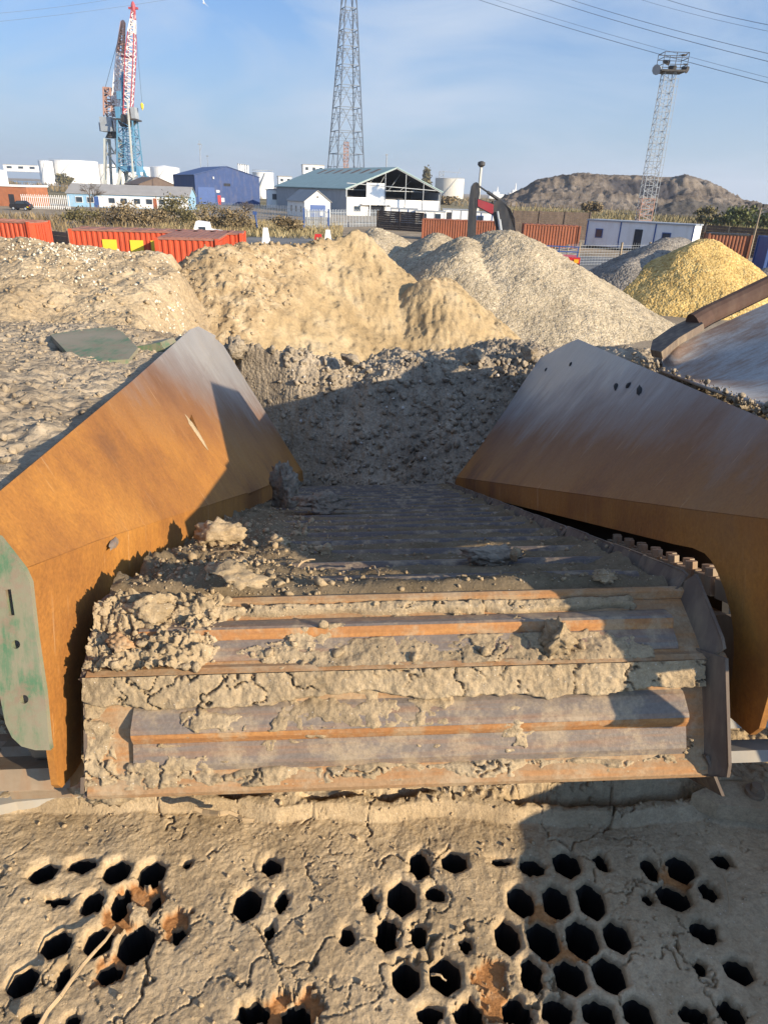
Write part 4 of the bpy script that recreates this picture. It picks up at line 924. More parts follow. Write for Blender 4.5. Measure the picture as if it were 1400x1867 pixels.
M['brownwall'] = clad('brown_wall', (.11, .075, .06), 3)
M['brick'] = paint('red_brick_wall', (.34, .13, .065), .85, .25, 1.2, (.2, .1, .07), .4)
M['darkvoid'] = paint('dark_interior', (.03, .032, .04), .8, .4, .4)  # near-black for dark openings; stands in for shade inside the warehouse
M['steelgrey'] = paint('galvanised_steel', (.30, .32, .34), .5, .2, .8)
M['pylon'] = paint('pylon_steel', (.11, .13, .16), .5, .1, .1)
M['glass'] = paint('window_glass', (.035, .05, .07), .12, .2, 1, spec=.6)
M['wood'] = paint('weathered_wood', (.28, .22, .15), .9, .3, 2)
M['sleeper'] = paint('dark_sleeper_boards', (.085, .062, .05), .9, .45, 1.4, (.17, .12, .09), .5)
M['contred'] = paint('orange_red_container_paint', (.50, .075, .028), .55, .2, .8, (.25, .08, .05), .5)
M['rustroof'] = paint('rusty_container_roof', (.27, .12, .085), .8, .35, .9, (.33, .2, .15), .6)
M['contorange'] = paint('orange_container_paint', (.30, .10, .05), .7, .25, .8, (.17, .08, .05), .6)
M['yellow_p'] = paint('yellow_paint', (.72, .50, .04), .55, .12, 1)
M['blackp'] = paint('black_paint', (.02, .02, .023), .4, .2, 1)
M['redp'] = paint('red_paint', (.50, .03, .03), .4, .12, 1)
M['concrete'] = paint('pale_concrete', (.52, .49, .43), .85, .15, 1)
def part(t, name, mat, fn, **k): m = MB(); fn(m); return m.build(name, mat, t, **k)
def bt(name, label, cat, p, yaw, group=None): return thing(name, label, cat, (p[0], p[1], 0), yaw, group)
def gable(t, w, d, eave, rdg, wall, roof, along='y', over=.25, th=.12):
    """walls with gables and a two-slope roof; along = direction of the ridge"""
    if along == 'y':
        pent = [(0, 0, 0), (w, 0, 0), (w, 0, eave), (w/2, 0, rdg), (0, 0, eave)]
        o = part(t, 'wall', wall, lambda m: m.prism(pent, (0, d, 0)))
        sl = [((-over, -over, eave-over*(rdg-eave)/(w/2)), (w/2, -over, rdg)), ((w+over, -over, eave-over*(rdg-eave)/(w/2)), (w/2, -over, rdg))]
        r = part(t, 'roof', roof, lambda m: [m.prism([np.array(a)+(0, 0, .015), np.array(b)+(0, 0, .015), np.array(b)+(0, 0, th), np.array(a)+(0, 0, th)], (0, d+2*over, 0)) for a, b in sl])
    else:
        pent = [(0, 0, 0), (0, d, 0), (0, d, eave), (0, d/2, rdg), (0, 0, eave)]
        o = part(t, 'wall', wall, lambda m: m.prism(pent, (w, 0, 0)))
        sl = [((-over, -over, eave-over*(rdg-eave)/(d/2)), (-over, d/2, rdg)), ((-over, d+over, eave-over*(rdg-eave)/(d/2)), (-over, d/2, rdg))]
        r = part(t, 'roof', roof, lambda m: [m.prism([np.array(a)+(0, 0, .015), np.array(b)+(0, 0, .015), np.array(b)+(0, 0, th), np.array(a)+(0, 0, th)], (w+2*over, 0, 0)) for a, b in sl])
    return o, r
def window(t, x0, x1, z0, z1, y=0, frame='white', pane='glass', name='window'):
    f = part(t, name, M[frame], lambda m: m.b2(x0, x1, y-.05, y+.02, z0, z1)); part(f, 'pane', M[pane], lambda m: m.b2(x0+.08, x1-.08, y-.065, y-.04, z0+.08, z1-.08)); return f
def door(t, x0, x1, h, mat, y=0, name='door'): return part(t, name, M[mat], lambda m: m.b2(x0, x1, y-.06, y+.02, .02, h))
# --- white warehouse with open gable
wh = bt('warehouse', 'white warehouse with a grey-green roof and an open dark gable', 'building', (-10, 154.2), math.atan2(.5, .87))
w, d, ev, rg = 23, 40, 4.9, 9.3
part(wh, 'side_wall', M['steelgrey'], lambda m: (m.b2(0, .25, .3, d, 0, ev-.05), m.b2(w-.25, w, .3, d, 0, ev-.05), m.b2(.3, w-.3, d-.3, d, 0, ev)))
part(wh, 'gable_shade_wall', M['darkvoid'], lambda m: m.prism([(.3, 12.4, 0), (w-.3, 12.4, 0), (w-.3, 12.4, ev-.1), (w/2, 12.4, rg-.1), (.3, 12.4, ev-.1)], (0, .2, 0)))  # dark wall added partway in, paints the gable interior as shade
part(wh, 'roof_shade_sheet', M['darkvoid'], lambda m: [m.prism([(a, .1, ev-.12), (w/2, .1, rg-.12), (w/2, .1, rg-.06), (a, .1, ev-.06)], (0, d-1, 0)) for a in (.1, w-.1)])  # dark sheets added under the roof to stand in for interior shade
part(wh, 'roof', M['greenroof'], lambda m: [m.prism([(a, -.5, ev+.0), (w/2, -.5, rg), (w/2, -.5, rg+.18), (a, -.5, ev+.18)], (0, d+.8, 0)) for a in (-.5, w+.5)])
part(wh, 'rooflight', M['brownroof'], lambda m: [m.prism([(w/2-3.6, 4+i*4.6, rg+.20-3.6*.383), (w/2-1.2, 4+i*4.6, rg+.20-1.2*.383), (w/2-1.2, 5.6+i*4.6, rg+.20-1.2*.383), (w/2-3.6, 5.6+i*4.6, rg+.20-3.6*.383)], (0, 0, .05)) for i in range(7)])
part(wh, 'front_wall', M['white'], lambda m: (m.b2(.0, 4.6, 0, .25, 0, 3.5), m.b2(4.6, 5.1, 0, .25, 0, 3.5), m.b2(8.9, w, 0, .25, 0, 3.2), m.b2(4.6, 8.9, -.06, .2, 2.15, 6.3)))
part(wh, 'gable_frame', M['steelgrey'], lambda m: ([m.tube((-.3, -.2, ev), (w/2, -.2, rg), .22), m.tube((w+.3, -.2, ev), (w/2, -.2, rg), .22), m.tube((0, -.1, 6.1), (w-.2, -.1, 5.2), .1)], [m.tube((x, -.15, 0), (x, -.15, h), .09) for x, h in ((0, ev), (9, 8.4), (14, 8.2), (18.5, 6.5), (w, ev))]))
part(wh, 'roof_truss', M['steelgrey'], lambda m: [(m.tube((0, y, ev), (w, y, ev), .1), [m.tube((w*i/8, y, ev), (w*(i+1)/8, y, (ev+(rg-ev)*(1-abs((i+1)/4-1))) if i < 7 else ev), .06) for i in range(8)]) for y in (3, 9, 15)])
part(wh, 'interior_shade_wall', M['darkvoid'], lambda m: (m.b2(.3, w-.3, 12, 12.3, 0, ev), m.b2(.3, w-.3, 6, 6.2, 0, 3.5)))  # dark upright panels standing in for the shade inside
part(wh, 'canopy', M['white'], lambda m: (m.b2(3.2, 10.8, -1.0, -.06, 2.1, 2.3), m.b2(5.0, 5.15, -.9, -.75, 0, 2.1), m.b2(8.9, 9.05, -.9, -.75, 0, 2.1)))
door(wh, 5.2, 8.8, 2.0, 'darkvoid', .15, 'doorway'); window(wh, 1.6, 3.3, .7, 1.9)
# --- small gatehouse
Pq = atY(558, 388, 140); gh = bt('gatehouse', 'small white gatehouse with grey roof and blue roller door before the warehouse', 'building', (Pq[0], 138), .50)
gable(gh, 5.2, 9, 2.7, 4.5, M['white'], M['greyroof']); door(gh, 1.1, 4.2, 2.1, 'bluepaint', name='roller_door'); part(gh, 'notice', M['offwhite'], lambda m: m.b2(3, 3.7, -.1, -.07, .3, 1.1)); part(gh, 'vent', M['darkvoid'], lambda m: m.b2(2.45, 2.75, -.06, .02, 3.3, 3.6))
for k in range(3):
    part(gh, 'window', M['glass'], lambda m: m.b2(-.05, .03, 1.6+k*2.4, 2.3+k*2.4, .8, 1.8))
# --- blue shed
Pq = atY(359, 376, 200); bs = bt('shed', 'large dark blue clad shed with a shallow gable', 'building', (Pq[0], 200), .50)
gable(bs, 17.8, 26, 7.1, 9.4, M['blueclad'], paint('blue_roof_sheet', (.05, .085, .2), .5, .15))
part(bs, 'sliding_door', M['bluepaint'], lambda m: m.b2(.6, 5.2, -.12, -.02, .05, 4.2)); door(bs, 5.9, 6.7, 2.3, 'redp'); part(bs, 'notice', M['offwhite'], lambda m: (m.b2(5.6, 6.5, -.07, -.02, 3, 3.6), m.b2(6.9, 7.7, -.07, -.02, .7, 1.7))); part(bs, 'louvre', M['darkvoid'], lambda m: m.b2(7.8, 9.6, -.06, -.02, 4.6, 5.3)); part(bs, 'lamp', M['white'], lambda m: m.b2(4.9, 5.2, -.3, -.02, 6.3, 6.8))
# --- brown shed
Pq = atY(268, 362, 240); q = bt('shed', 'dark brown low shed between the cranes and the blue shed', 'building', (Pq[0]-2, 240), .62)
gable(q, 12, 16, 4.2, 6.4, M['brownwall'], M['brownroof']); door(q, 4, 8, 3, 'darkvoid')
# --- long pale blue building
Pq = atY(126, 378, 150); q = bt('workshop', 'long low pale blue building with a grey sheet roof and windows', 'building', (Pq[0], 150), .10)
gable(q, 24, 9, 2.5, 4.2, M['ltblue'], M['greyroof'], 'x'); part(q, 'rendered_panel', M['offwhite'], lambda m: m.b2(6, 23.9, -.04, -.015, .1, 2.2))
for x in (1.6, 3.8, 8, 10.4, 13, 15.4, 18, 20.6): window(q, x, x+1.4, .8, 1.9, -.05, 'white', 'glass')
part(q, 'end_wall', M['ltblue'], lambda m: m.b2(-.06, -.015, .4, 8.6, .1, 2.4))
door(q, 5.2, 6.1, 2, 'bluepaint', -.05); door(q, 16.9, 17.6, 2, 'contorange', -.05)
# --- brick building, left edge
Pq = atY(52, 374, 140); q = bt('brick_building', 'flat-roofed red brick building cut by the left edge', 'building', (Pq[0]-14, 140), .02)
part(q, 'wall', M['brick'], lambda m: m.b2(0, 14, 0, 9, 0, 3.4)); part(q, 'roof', M['white'], lambda m: m.b2(-.2, 14.2, -.2, 9.2, 3.4, 3.7)); part(q, 'rooftop_cabin', M['offwhite'], lambda m: m.b2(2, 7.5, 2, 7, 3.7, 6.2)); window(q, 2, 4, 1.2, 2.4); door(q, 10.5, 11.5, 2.1, 'darkvoid')
# --- small farther white buildings
def hut(label, px, py, Y, wpx, hpx, wall, roof, yaw=.2, dep=10, kind='office_building', win=3):
    P = atY(px, py, Y); s = Y*.91/FPX; w = wpx*s; h = hpx*Y/1494
    q = thing(kind, label, 'building', (P[0], Y, max(0, P[2]) if P[2] > 1.5 else 0), yaw); hh = h+(P[2] if P[2] < 1.5 else 0)
    part(q, 'wall', M[wall], lambda m: m.b2(0, w, 0, dep, 0, hh)); part(q, 'roof', M[roof], lambda m: m.b2(-.15, w+.15, -.15, dep+.15, hh, hh+.25))
    for k in range(win): window(q, w*(k+.3)/win, w*(k+.75)/win, hh*.45, hh*.8)
    return q
hut('pale flat office block showing above the left end of the warehouse roof', 553, 318, 330, 38, 17, 'white', 'greyroof')
hut('small cream building behind the gap between blue shed and warehouse', 508, 338, 300, 24, 16, 'offwhite', 'greyroof', win=2)
hut('low white store beside the gatehouse', 488, 368, 190, 28, 22, 'white', 'steelgrey', win=1)
hut('long white distant terminal building at the far left horizon', 8, 312, 900, 62, 12, 'white', 'greyroof', .0, 30)
# --- tanks
def tank(label, px0, px1, ytop, ybase, Y, dome=.06, mat='white', name='storage_tank', conical=False):
    c = atY((px0+px1)/2, (ytop+ybase)/2, Y); r = (px1-px0)/2*Y*.91/FPX; zt = atY((px0+px1)/2, ytop, Y)[2]; zb = min(0, atY((px0+px1)/2, ybase, Y)[2]) if True else 0
    q = thing(name, label, 'tank', (c[0], Y, 0))
    part(q, 'shell', M[mat], lambda m: m.lathe((0, 0, 0), [(r, 0), (r, zt)], 40), smooth=False)
    part(q, 'roof', M[mat], lambda m: m.lathe((0, 0, 0), [(r+.1, zt), (r+.1, zt+.3), (r*.5, zt+r*dome*(.55 if conical else .8)), (.01, zt+r*dome)], 40))
    part(q, 'railing', M['steelgrey'], lambda m: [m.tube((r*math.cos(a), r*math.sin(a), zt+1.1), (r*math.cos(b), r*math.sin(b), zt+1.1), .10) for a, b in zip(np.linspace(0, 6.28, 25)[:-1], np.linspace(0, 6.28, 25)[1:])])
    part(q, 'stair', M['steelgrey'], lambda m: m.path([((r+.3)*math.cos(a), (r+.3)*math.sin(a), zt*(i/8)) for i, a in enumerate(np.linspace(-2.2, -1.2, 9))], .25))
    return q
tank('narrow white oil tank, first from the left on the horizon', 73, 97, 294, 322, 830)
tank('widest white oil tank at the left horizon', 96, 177, 294, 324, 860, .04)
tank('white oil tank partly behind the pale crane legs', 176, 226, 301, 328, 900, .05)
tank('white oil tank directly behind the blue crane tower', 222, 279, 305, 330, 940, .05)
tank('white oil tank with a conical roof left of the blue shed', 276, 327, 306, 332, 900, .16, conical=True)
tank('white tank standing close behind the right end of the blue shed', 462, 499, 316, 368, 330, .12)
q = tank('beige and grey silo tank with a roof gantry, right of the poplar', 793, 845, 326, 357, 700, .03, 'concrete')
zt_ = atY(820, 326, 700)[2]
part(q, 'gantry', M['steelgrey'], lambda m: (m.lattice((-8, 0, zt_), (-8, 0, zt_+6), 4, 4, 2, .3), m.tube((-8, 0, zt_+6), (10, 0, zt_+5), .3), m.tube((5, 0, zt_), (9, 0, zt_+9), .2)))
for i in range(5):
    c = atY(436+i*4.1, 318, 420); zt = atY(436+i*4.1, 299.5+.6*i, 420)[2]; q = thing('flue', ['first', 'second', 'middle', 'fourth', 'last'][i]+' from the left of five white flues above the blue shed', 'chimney', (c[0], 420, 0), 0, 'white flues above the blue shed')
    part(q, 'stack', M['white'], lambda m: m.tube((0, 0, 0), (0, 0, zt), .55, 10)); part(q, 'cap', M['steelgrey'], lambda m: m.tube((0, 0, zt), (0, 0, zt+.4), .62, 10))
# distant ships / plant at the horizon right of centre
for lab, px, w, h, Y in (('white ship superstructure with a funnel on the right horizon', 938, 20, 10, 900), ('low white plant building on the horizon left of the spoil hill', 905, 26, 7, 850)):
    P = atY(px, 358, Y); s = Y*.91/FPX; q = thing('ship' if 'ship' in lab else 'plant_building', lab, 'ship' if 'ship' in lab else 'building', (P[0], Y, 0)); H = P[2]+h*Y/1494; wd = w*s
    part(q, 'hull' if 'ship' in lab else 'wall', M['white'], lambda m: m.b2(-wd/2, wd/2, 0, 12, 0, H*.75)); part(q, 'upper_block', M['white'], lambda m: (m.b2(-wd*.25, wd*.2, 1, 9, H*.75, H*1.1)))
    part(q, 'mast', M['white'], lambda m: (m.tube((wd*.05, 4, H*1.05), (wd*.05, 4, H*1.9), 1.0, 8, .25)))
# ------------------------------------------------------------------ cranes
def crane(label, px, Y, pal, jib, portal_w, cab, extra):
    base = atY(px, 356, Y); q = thing('harbour_crane', label, 'crane', (base[0], Y, 0), 0)
    loc = lambda x, y: atY(x, y, Y)-np.array([base[0], Y, 0])
    return q, loc
q, lc = crane('pale rusty harbour crane with a grey machinery cab on tapered legs', 203, 285, None, None, 0, 0, 0)
M['cranewhite'] = paint('faded_crane_paint', (.80, .72, .68), .6, .1, .2, (.5, .3, .24), .35)
M['cranerust'] = paint('rusty_crane_paint', (.42, .24, .18), .7, .3, .3)
M['craneblue'] = paint('crane_blue_paint', (.10, .26, .40), .5, .2, .3, (.2, .2, .22), .4)
M['cranered'] = paint('crane_red_paint', (.40, .07, .08), .5, .2, .3)
M['cranegrey'] = paint('pale_crane_leg_paint', (.46, .48, .44), .6, .2, .3, (.4, .28, .2), .5)
tl, tr = lc(196, 253), lc(216, 253); bl_, br_ = lc(196, 342), lc(226, 338); bl_[2] = br_[2] = 0
part(q, 'portal_leg', M['cranegrey'], lambda m: (m.tube(bl_-[0, 3, 0], tl-[0, 2, 0], .65), m.tube(bl_+[0, 4, 0], tl+[0, 2, 0], .6)))
part(q, 'portal_leg', M['cranegrey'], lambda m: (m.tube(br_-[0, 3, 0], tr-[0, 2, 0], .65), m.tube(br_+[0, 4, 0], tr+[0, 2, 0], .6)))
part(q, 'portal_bracing', M['cranegrey'], lambda m: (m.tube(lc(195, 280), lc(220, 280), .35), m.tube(lc(195, 254), lc(209, 279), .3), m.tube(lc(217, 254), lc(210, 279), .3), m.tube(lc(197, 281), lc(213, 304), .3), m.tube(lc(221, 281), lc(214, 304), .3), m.tube(lc(194, 305), lc(223, 305), .35)))
part(q, 'slewing_ring', M['darksteel'], lambda m: m.lathe(lc(206, 252)-[0, 0, 0], [(2.6, 0), (1.6, 1.6), (1.2, 2.6)], 16))
def cabbox(m, p0, p1, dep=5): a, b = lc(*p0), lc(*p1); m.b2(min(a[0], b[0]), max(a[0], b[0]), -dep/2, dep/2, min(a[2], b[2]), max(a[2], b[2]))
part(q, 'machinery_cab', M['steelgrey'], lambda m: (cabbox(m, (187, 214), (211, 241), 6), cabbox(m, (184, 224), (190, 240), 4)))
part(q, 'operator_cab', M['cranewhite'], lambda m: cabbox(m, (210, 220), (215, 240), 4))
part(q, 'luffing_tower', M['cranerust'], lambda m: (m.lattice(lc(201, 213), lc(197, 160), 3.2, 2.4, 5, .3), m.tube(lc(190, 160), lc(206, 166), .45), m.tube(lc(192, 186), lc(206, 188), .4)))
part(q, 'jib', M['cranewhite'], lambda m: (m.lattice(lc(211, 214), lc(220, 98), 2.8, 2.0, 10, .3, .18), m.tube(lc(211, 214), lc(218, 108), .5, 4, .4)))
part(q, 'jib_tip', M['cranerust'], lambda m: (m.lattice(lc(220, 98), lc(225, 40), 2.0, .9, 6, .32, .2), m.lathe(lc(225, 40)-[0, 0, 1.2], [(.2, -.3), (.7, 0), (.8, 1.0), (.5, 1.6), (.1, 1.8)], 10)))
part(q, 'hoist_rope', M['darksteel'], lambda m: (m.tube(lc(193, 158), lc(222, 50), .07), m.tube(lc(190, 213), lc(191, 160), .07)))
q, lc = crane('tall blue harbour crane with a red and white lattice jib', 243, 282, None, None, 0, 0, 0)
part(q, 'tower', M['craneblue'], lambda m: (m.lattice(lc(240, 330)*[1, 1, 0]+lc(242, 318)*[0, 0, 1], lc(233, 220), 7.4, 5.4, 7, .3, .16), m.lattice(lc(240, 312), lc(236, 225), 3, 3, 9, .16, .1), m.b2(lc(226, 306)[0], lc(257, 306)[0], -3.5, 3.5, lc(240, 313)[2], lc(240, 303)[2])))
for s0, s1 in (((227, 310), (220, 353)), ((257, 310), (272, 358))):
    a, b = lc(*s0), lc(*s1); b[2] = .8
    part(q, 'portal_leg', M['cranegrey' if s0[0] < 240 else 'craneblue'], lambda m: (m.tube(a-[0, 3, 0], b-[0, 5, 0], .6), m.tube(a+[0, 3, 0], b+[0, 5, 0], .6), m.tube(b-[0, 5.5, 0], b+[0, 5.5, 0], .8)))
part(q, 'portal_beam', M['cranegrey'], lambda m: (m.tube(lc(222, 337), lc(268, 339), .4), m.tube(lc(230, 318), lc(262, 338), .25), m.tube(lc(254, 318), lc(224, 338), .25), m.box(lc(244, 346), (8, 4, 1.2))))
part(q, 'stay', M['cranegrey'], lambda m: m.tube(lc(240, 185)+[0, -4, 0], lc(254, 349)+[0, -5, 0], .35))
part(q, 'machinery_cab', M['craneblue'], lambda m: (cabbox(m, (215, 196), (226, 217), 6), cabbox(m, (215, 167), (224, 182), 3)))
part(q, 'operator_cab', M['steelgrey'], lambda m: (cabbox(m, (241, 196), (251, 217), 4)))
part(q, 'turntable', M['darksteel'], lambda m: (m.lathe(lc(233, 228), [(2.5, -.5), (3.2, 1.0), (3.2, 2.6), (2.4, 3.2)], 16), m.box(lc(234, 219), (8, 6, .5))))
part(q, 'luffing_tower', M['craneblue'], lambda m: (m.lattice(lc(229, 218), lc(225, 132), 2.4, .6, 8, .24, .16), m.tube(lc(218, 144), lc(228, 142), .4)))
jp = [(233, 218), (235, 182), (238.5, 100), (241, 60), (243, 36), (243.6, 14)]
for (a, b), mat, w0, w1, ns in (((jp[0], jp[1]), 'cranered', 2.6, 2.8, 3), ((jp[1], jp[2]), 'cranered', 2.8, 3.2, 9), ((jp[2], jp[3]), 'cranered', 3.2, 2.3, 4), ((jp[3], jp[4]), 'cranewhite', 2.3, 1.5, 3), ((jp[4], jp[5]), 'cranered', 1.5, .8, 3)):
    part(q, 'jib_section', M[mat], lambda m: m.lattice(lc(*a), lc(*b), w0*.9, w1*.9, ns, .22, .05))
    part(q, 'jib_bracing', M['cranewhite'], lambda m: m.lattice(lc(*a), lc(*b), w0*.88, w1*.88, ns, .06, .16))
part(q, 'jib_root', M['cranered'], lambda m: (cabbox(m, (228, 198), (239, 217), 2.4), m.tube(lc(221, 101), lc(231, 105), .5), m.tube(lc(231, 106), lc(241, 103), .4)))
part(q, 'jib_head', M['cranered'], lambda m: (m.lathe(lc(243.6, 14), [(.3, -2), (.7, -1), (.8, .6), (.4, 1.6), (.1, 1.8)], 10), m.box(lc(243.6, 15), (3.2, .8, .6))))
part(q, 'hook_block', M['yellow_p'], lambda m: m.lathe(lc(259.5, 193), [(.05, -1.4), (.5, -.6), (.6, .5), (.1, 1.0)], 10))
part(q, 'hoist_rope', M['darksteel'], lambda m: (m.tube(lc(245, 14), lc(259.5, 190), .05), m.tube(lc(243, 16), lc(225, 132), .05)))
# ------------------------------------------------------------------ pylon, floodlight mast, small masts, power lines
Yp = 260; b0 = atY(630.5, 305, Yp); tpx = atY(636.5, 0, Yp); q = thing('pylon', 'tall grey lattice pylon rising out of the picture behind the warehouse', 'pylon', (b0[0], Yp, 0))
W0, W1 = 12.4, 4.7; zb, zt = b0[2], tpx[2]; kx = (tpx[0]-b0[0])/(zt-zb)
wz = lambda z: (W0+(W1-W0)*(z-zb)/(zt-zb))/1.27
cxz = lambda z: kx*(z-zb)
zl = [0, atY(631, 281, Yp)[2], atY(631, 240, Yp)[2], atY(632, 197, Yp)[2], atY(633, 157, Yp)[2], atY(634, 120, Yp)[2], atY(635, 86, Yp)[2], atY(635, 56, Yp)[2], atY(636, 16, Yp)[2], zt+6, zt+13]
yw = .42
def pc(z, j): a = yw+math.pi/4+j*math.pi/2; h = wz(z)/2*math.sqrt(2)*.98; return np.array([cxz(z)+h*math.cos(a), h*math.sin(a), z])
for j in range(4): part(q, 'leg', M['pylon'], lambda m: m.tube(pc(0, j), pc(zl[-1], j), .25))
def pbr(m):
    for a, b in zip(zl[:-1], zl[1:]):
        for j in range(4):
            k = (j+1) % 4; A, B, C_, D_ = pc(a, j), pc(a, k), pc(b, j), pc(b, k); mid = (C_+D_)/2
            m.tube(C_, D_, .13); m.tube(A, mid, .11); m.tube(B, mid, .11)
            for t in (.35, .55, .75): m.tube(A+(mid-A)*t, A+(C_-A)*t, .08); m.tube(B+(mid-B)*t, B+(D_-B)*t, .08)
            m.tube(A+(mid-A)*.55, A+(C_-A)*.8, .05); m.tube(B+(mid-B)*.55, B+(D_-B)*.8, .05)
part(q, 'bracing', M['pylon'], pbr)
part(q, 'ladder_cage', M['cranerust'], lambda m: m.lattice((0, 0, 0), (cxz(zl[1]+5)*.6, 0, zl[1]+3.6), 1.5, 1.5, 20, .12, .1))
Ym = 128; m0 = atY(1172, 400, Ym); m1 = atY(1219, 133, Ym); q = thing('floodlight_mast', 'lattice floodlight mast with a railed top platform before the spoil hill', 'mast', (m0[0], Ym, 0)); off = np.array([m0[0], Ym, 0])
ml = lambda x, y: atY(x, y, Ym)-off
top = ml(1219, 133); bot = np.array([top[0]*.0, 0, 0.])
top = np.array([bot[0]+.15, 0, top[2]])
top[0] = ml(1219, 133)[0]; 
part(q, 'lattice', M['steelgrey'], lambda m: (m.lattice(bot, top, 2.1, 1.75, 26, .075, .04), m.tube(bot, top, .05)))
part(q, 'rust_stain_section', M['cranerust'], lambda m: m.lattice(bot, bot+(top-bot)*.22, 2.12, 2.06, 6, .08, .05))
part(q, 'ladder', M['steelgrey'], lambda m: ([m.tube(bot+[1.35+i*.5, 0, 0], top+[1.2+i*.5, 0, -.8], .04) for i in range(2)], [m.tube(bot+(top-bot)*t+[.95, 0, 0], bot+(top-bot)*t+[1.8, 0, 0], .05) for t in np.linspace(.2, .97, 17)]))
pl = ml(1222, 131)
part(q, 'platform', M['darksteel'], lambda m: m.box((pl[0], 0, pl[2]), (3.9, 3.2, .25)))
part(q, 'railing', M['darksteel'], lambda m: [(m.tube((pl[0]+a[0]*k, a[1]*k, pl[2]), (pl[0]+a[0]*k, a[1]*k, pl[2]+2.4), .05), [m.tube((pl[0]+a[0]*k, a[1]*k, pl[2]+h), (pl[0]+b[0]*k, b[1]*k, pl[2]+h), .055) for h in (.8, 1.7, 2.4)]) for k in (1.,) for a, b in zip([(-1.9, -1.5), (0, -1.5), (1.9, -1.5), (1.9, 1.5), (0, 1.5), (-1.9, 1.5)], [(0, -1.5), (1.9, -1.5), (1.9, 1.5), (0, 1.5), (-1.9, 1.5), (-1.9, -1.5)])])
for (px, py), r in (((1199, 126), .75), ((1213, 113), .38), ((1224, 124), .5), ((1247, 126), .5)):
    c = ml(px, py); a = 1 if px > 1210 else -1
    part(q, 'floodlight', M['steelgrey' if r > .6 else 'darksteel'], lambda m: m.tube(c+[-.3*a, .3, .15], c+[.35*a, -.4, -.15], r*.5, 10, r))
def bird(p, s, label):
    m = MB(); V = ICO[2][0]*np.array([.5, .22, .2])*s; m.add(V+[0, 0, .2*s], [tuple(f) for f in ICO[2][1]]); V2_ = ICO[1][0]*.14*s; m.add(V2_+[.48*s, 0, .36*s], [tuple(f) for f in ICO[1][1]])
    m.prism([(-.4*s, -.07*s, .2*s), (-.85*s, -.1*s, .1*s), (-.85*s, .1*s, .1*s), (-.4*s, .07*s, .2*s)], (0, 0, .05*s)); m.tube((.58*s, 0, .36*s), (.74*s, 0, .34*s), .035*s, 4, .01*s); m.tube((0, .06*s, 0), (0, .06*s, .1*s), .02*s); m.tube((0, -.06*s, 0), (0, -.06*s, .1*s), .02*s)
    ob = m.build('bird', M['darksteel']); ob.location = p; return tag(ob, label, 'bird')
bird(atY(1239, 106, Ym)+[0, -1.5, 0], .85, 'dark bird perched on the top rail of the floodlight mast'); b = bird(atY(1249, 119, Ym), .6, 'dark bird on the right tip of the mast platform'); b.rotation_euler.z = 2.6
m = MB(); c = atY(372, 6, 120)
m.add(ICO[1][0]*[.25, .12, .1], [tuple(f) for f in ICO[1][1]]); m.prism([(-.1, 0, .05), (.12, 0, .05), (-.1, .9, .35)], (0, 0, .03)); m.prism([(-.1, 0, .05), (.12, 0, .05), (-.1, -.9, .35)], (0, 0, .03)); ob = m.build('bird', M['offwhite']); ob.location = c; ob.rotation_euler = (.9, 0, 1.2); tag(ob, 'tiny gull flying high left of the pylon', 'bird')
def pole(name, label, pxb, pxt, Y, r, mat, cat, extra=None, r2=None):
    a, b = atY(*pxb, Y), atY(*pxt, Y); q = thing(name, label, cat, (a[0], Y, 0)); t = b-np.array([a[0], Y, 0]); part(q, 'pole', M[mat], lambda m: m.tube((0, 0, 0), t, r, 6, r2))
    if extra: extra(q, t)
    return q
pole('antenna_mast', 'thin antenna mast rising behind the blue shed ridge', (367, 320), (363.5, 256), 230, .16, 'steelgrey', 'mast', lambda q, t: part(q, 'aerial', M['steelgrey'], lambda m: (m.box(t-[0, 0, 1], (1.0, .3, .3)), m.tube(t-[0, 0, 3], t-[-.8, 0, 1], .08))), .08)
pole('antenna_mast', 'shorter faint mast just right of the blue shed aerial', (381, 320), (378, 282), 300, .14, 'steelgrey', 'mast', lambda q, t: part(q, 'aerial', M['steelgrey'], lambda m: m.box(t-[0, 0, .5], (.9, .3, .3))), .07)
pole('antenna_mast', 'short lattice mast standing behind the warehouse ridge', (703, 320), (705, 281), 300, .3, 'steelgrey', 'mast', lambda q, t: part(q, 'aerial', M['steelgrey'], lambda m: m.box(t-[0, 0, .3], (1.1, .3, .4))), .2)
pole('lamp_post', 'white lamp post with a dark floodlight head behind the excavator', (866, 420), (877, 304), 150, .42, 'concrete', 'lamp post', lambda q, t: part(q, 'lamp_head', M['darksteel'], lambda m: (m.lathe(t-[0, 0, .1], [(.3, 0), (.75, .4), (.7, .9), (.2, 1.1)], 10))), .26)
pole('lamp_post', 'leaning tan pole with twin floodlights at the right edge', (1362, 478), (1388, 374), 72, .10, 'wood', 'lamp post', lambda q, t: [part(q, 'lamp_head', M['darksteel'], lambda m: m.box(t+[k*.3, 0, -.05], (.34, .3, .3))) for k in (-1, 1)], .07)
pole('signal_post', 'pale blue-grey post on the verge below the blue shed', (470, 432), (465, 385), 92, .10, 'bluepaint', 'post', lambda q, t: part(q, 'sign_plate', M['bluepaint'], lambda m: m.box(t-[0, .1, .2], (.5, .05, .4))))
def wire(label, p0, p1, Y0, Y1, r=.07, sag=.6):
    a, b = atY(*p0, Y0), atY(*p1, Y1); pts = [a+(b-a)*t-np.array([0, 0, sag*4*t*(1-t)]) for t in np.linspace(0, 1, 13)]; m = MB(); m.path(pts, r, 5); return tag(m.build('power_line', M['pylon']), label, 'power line', 'overhead power lines')
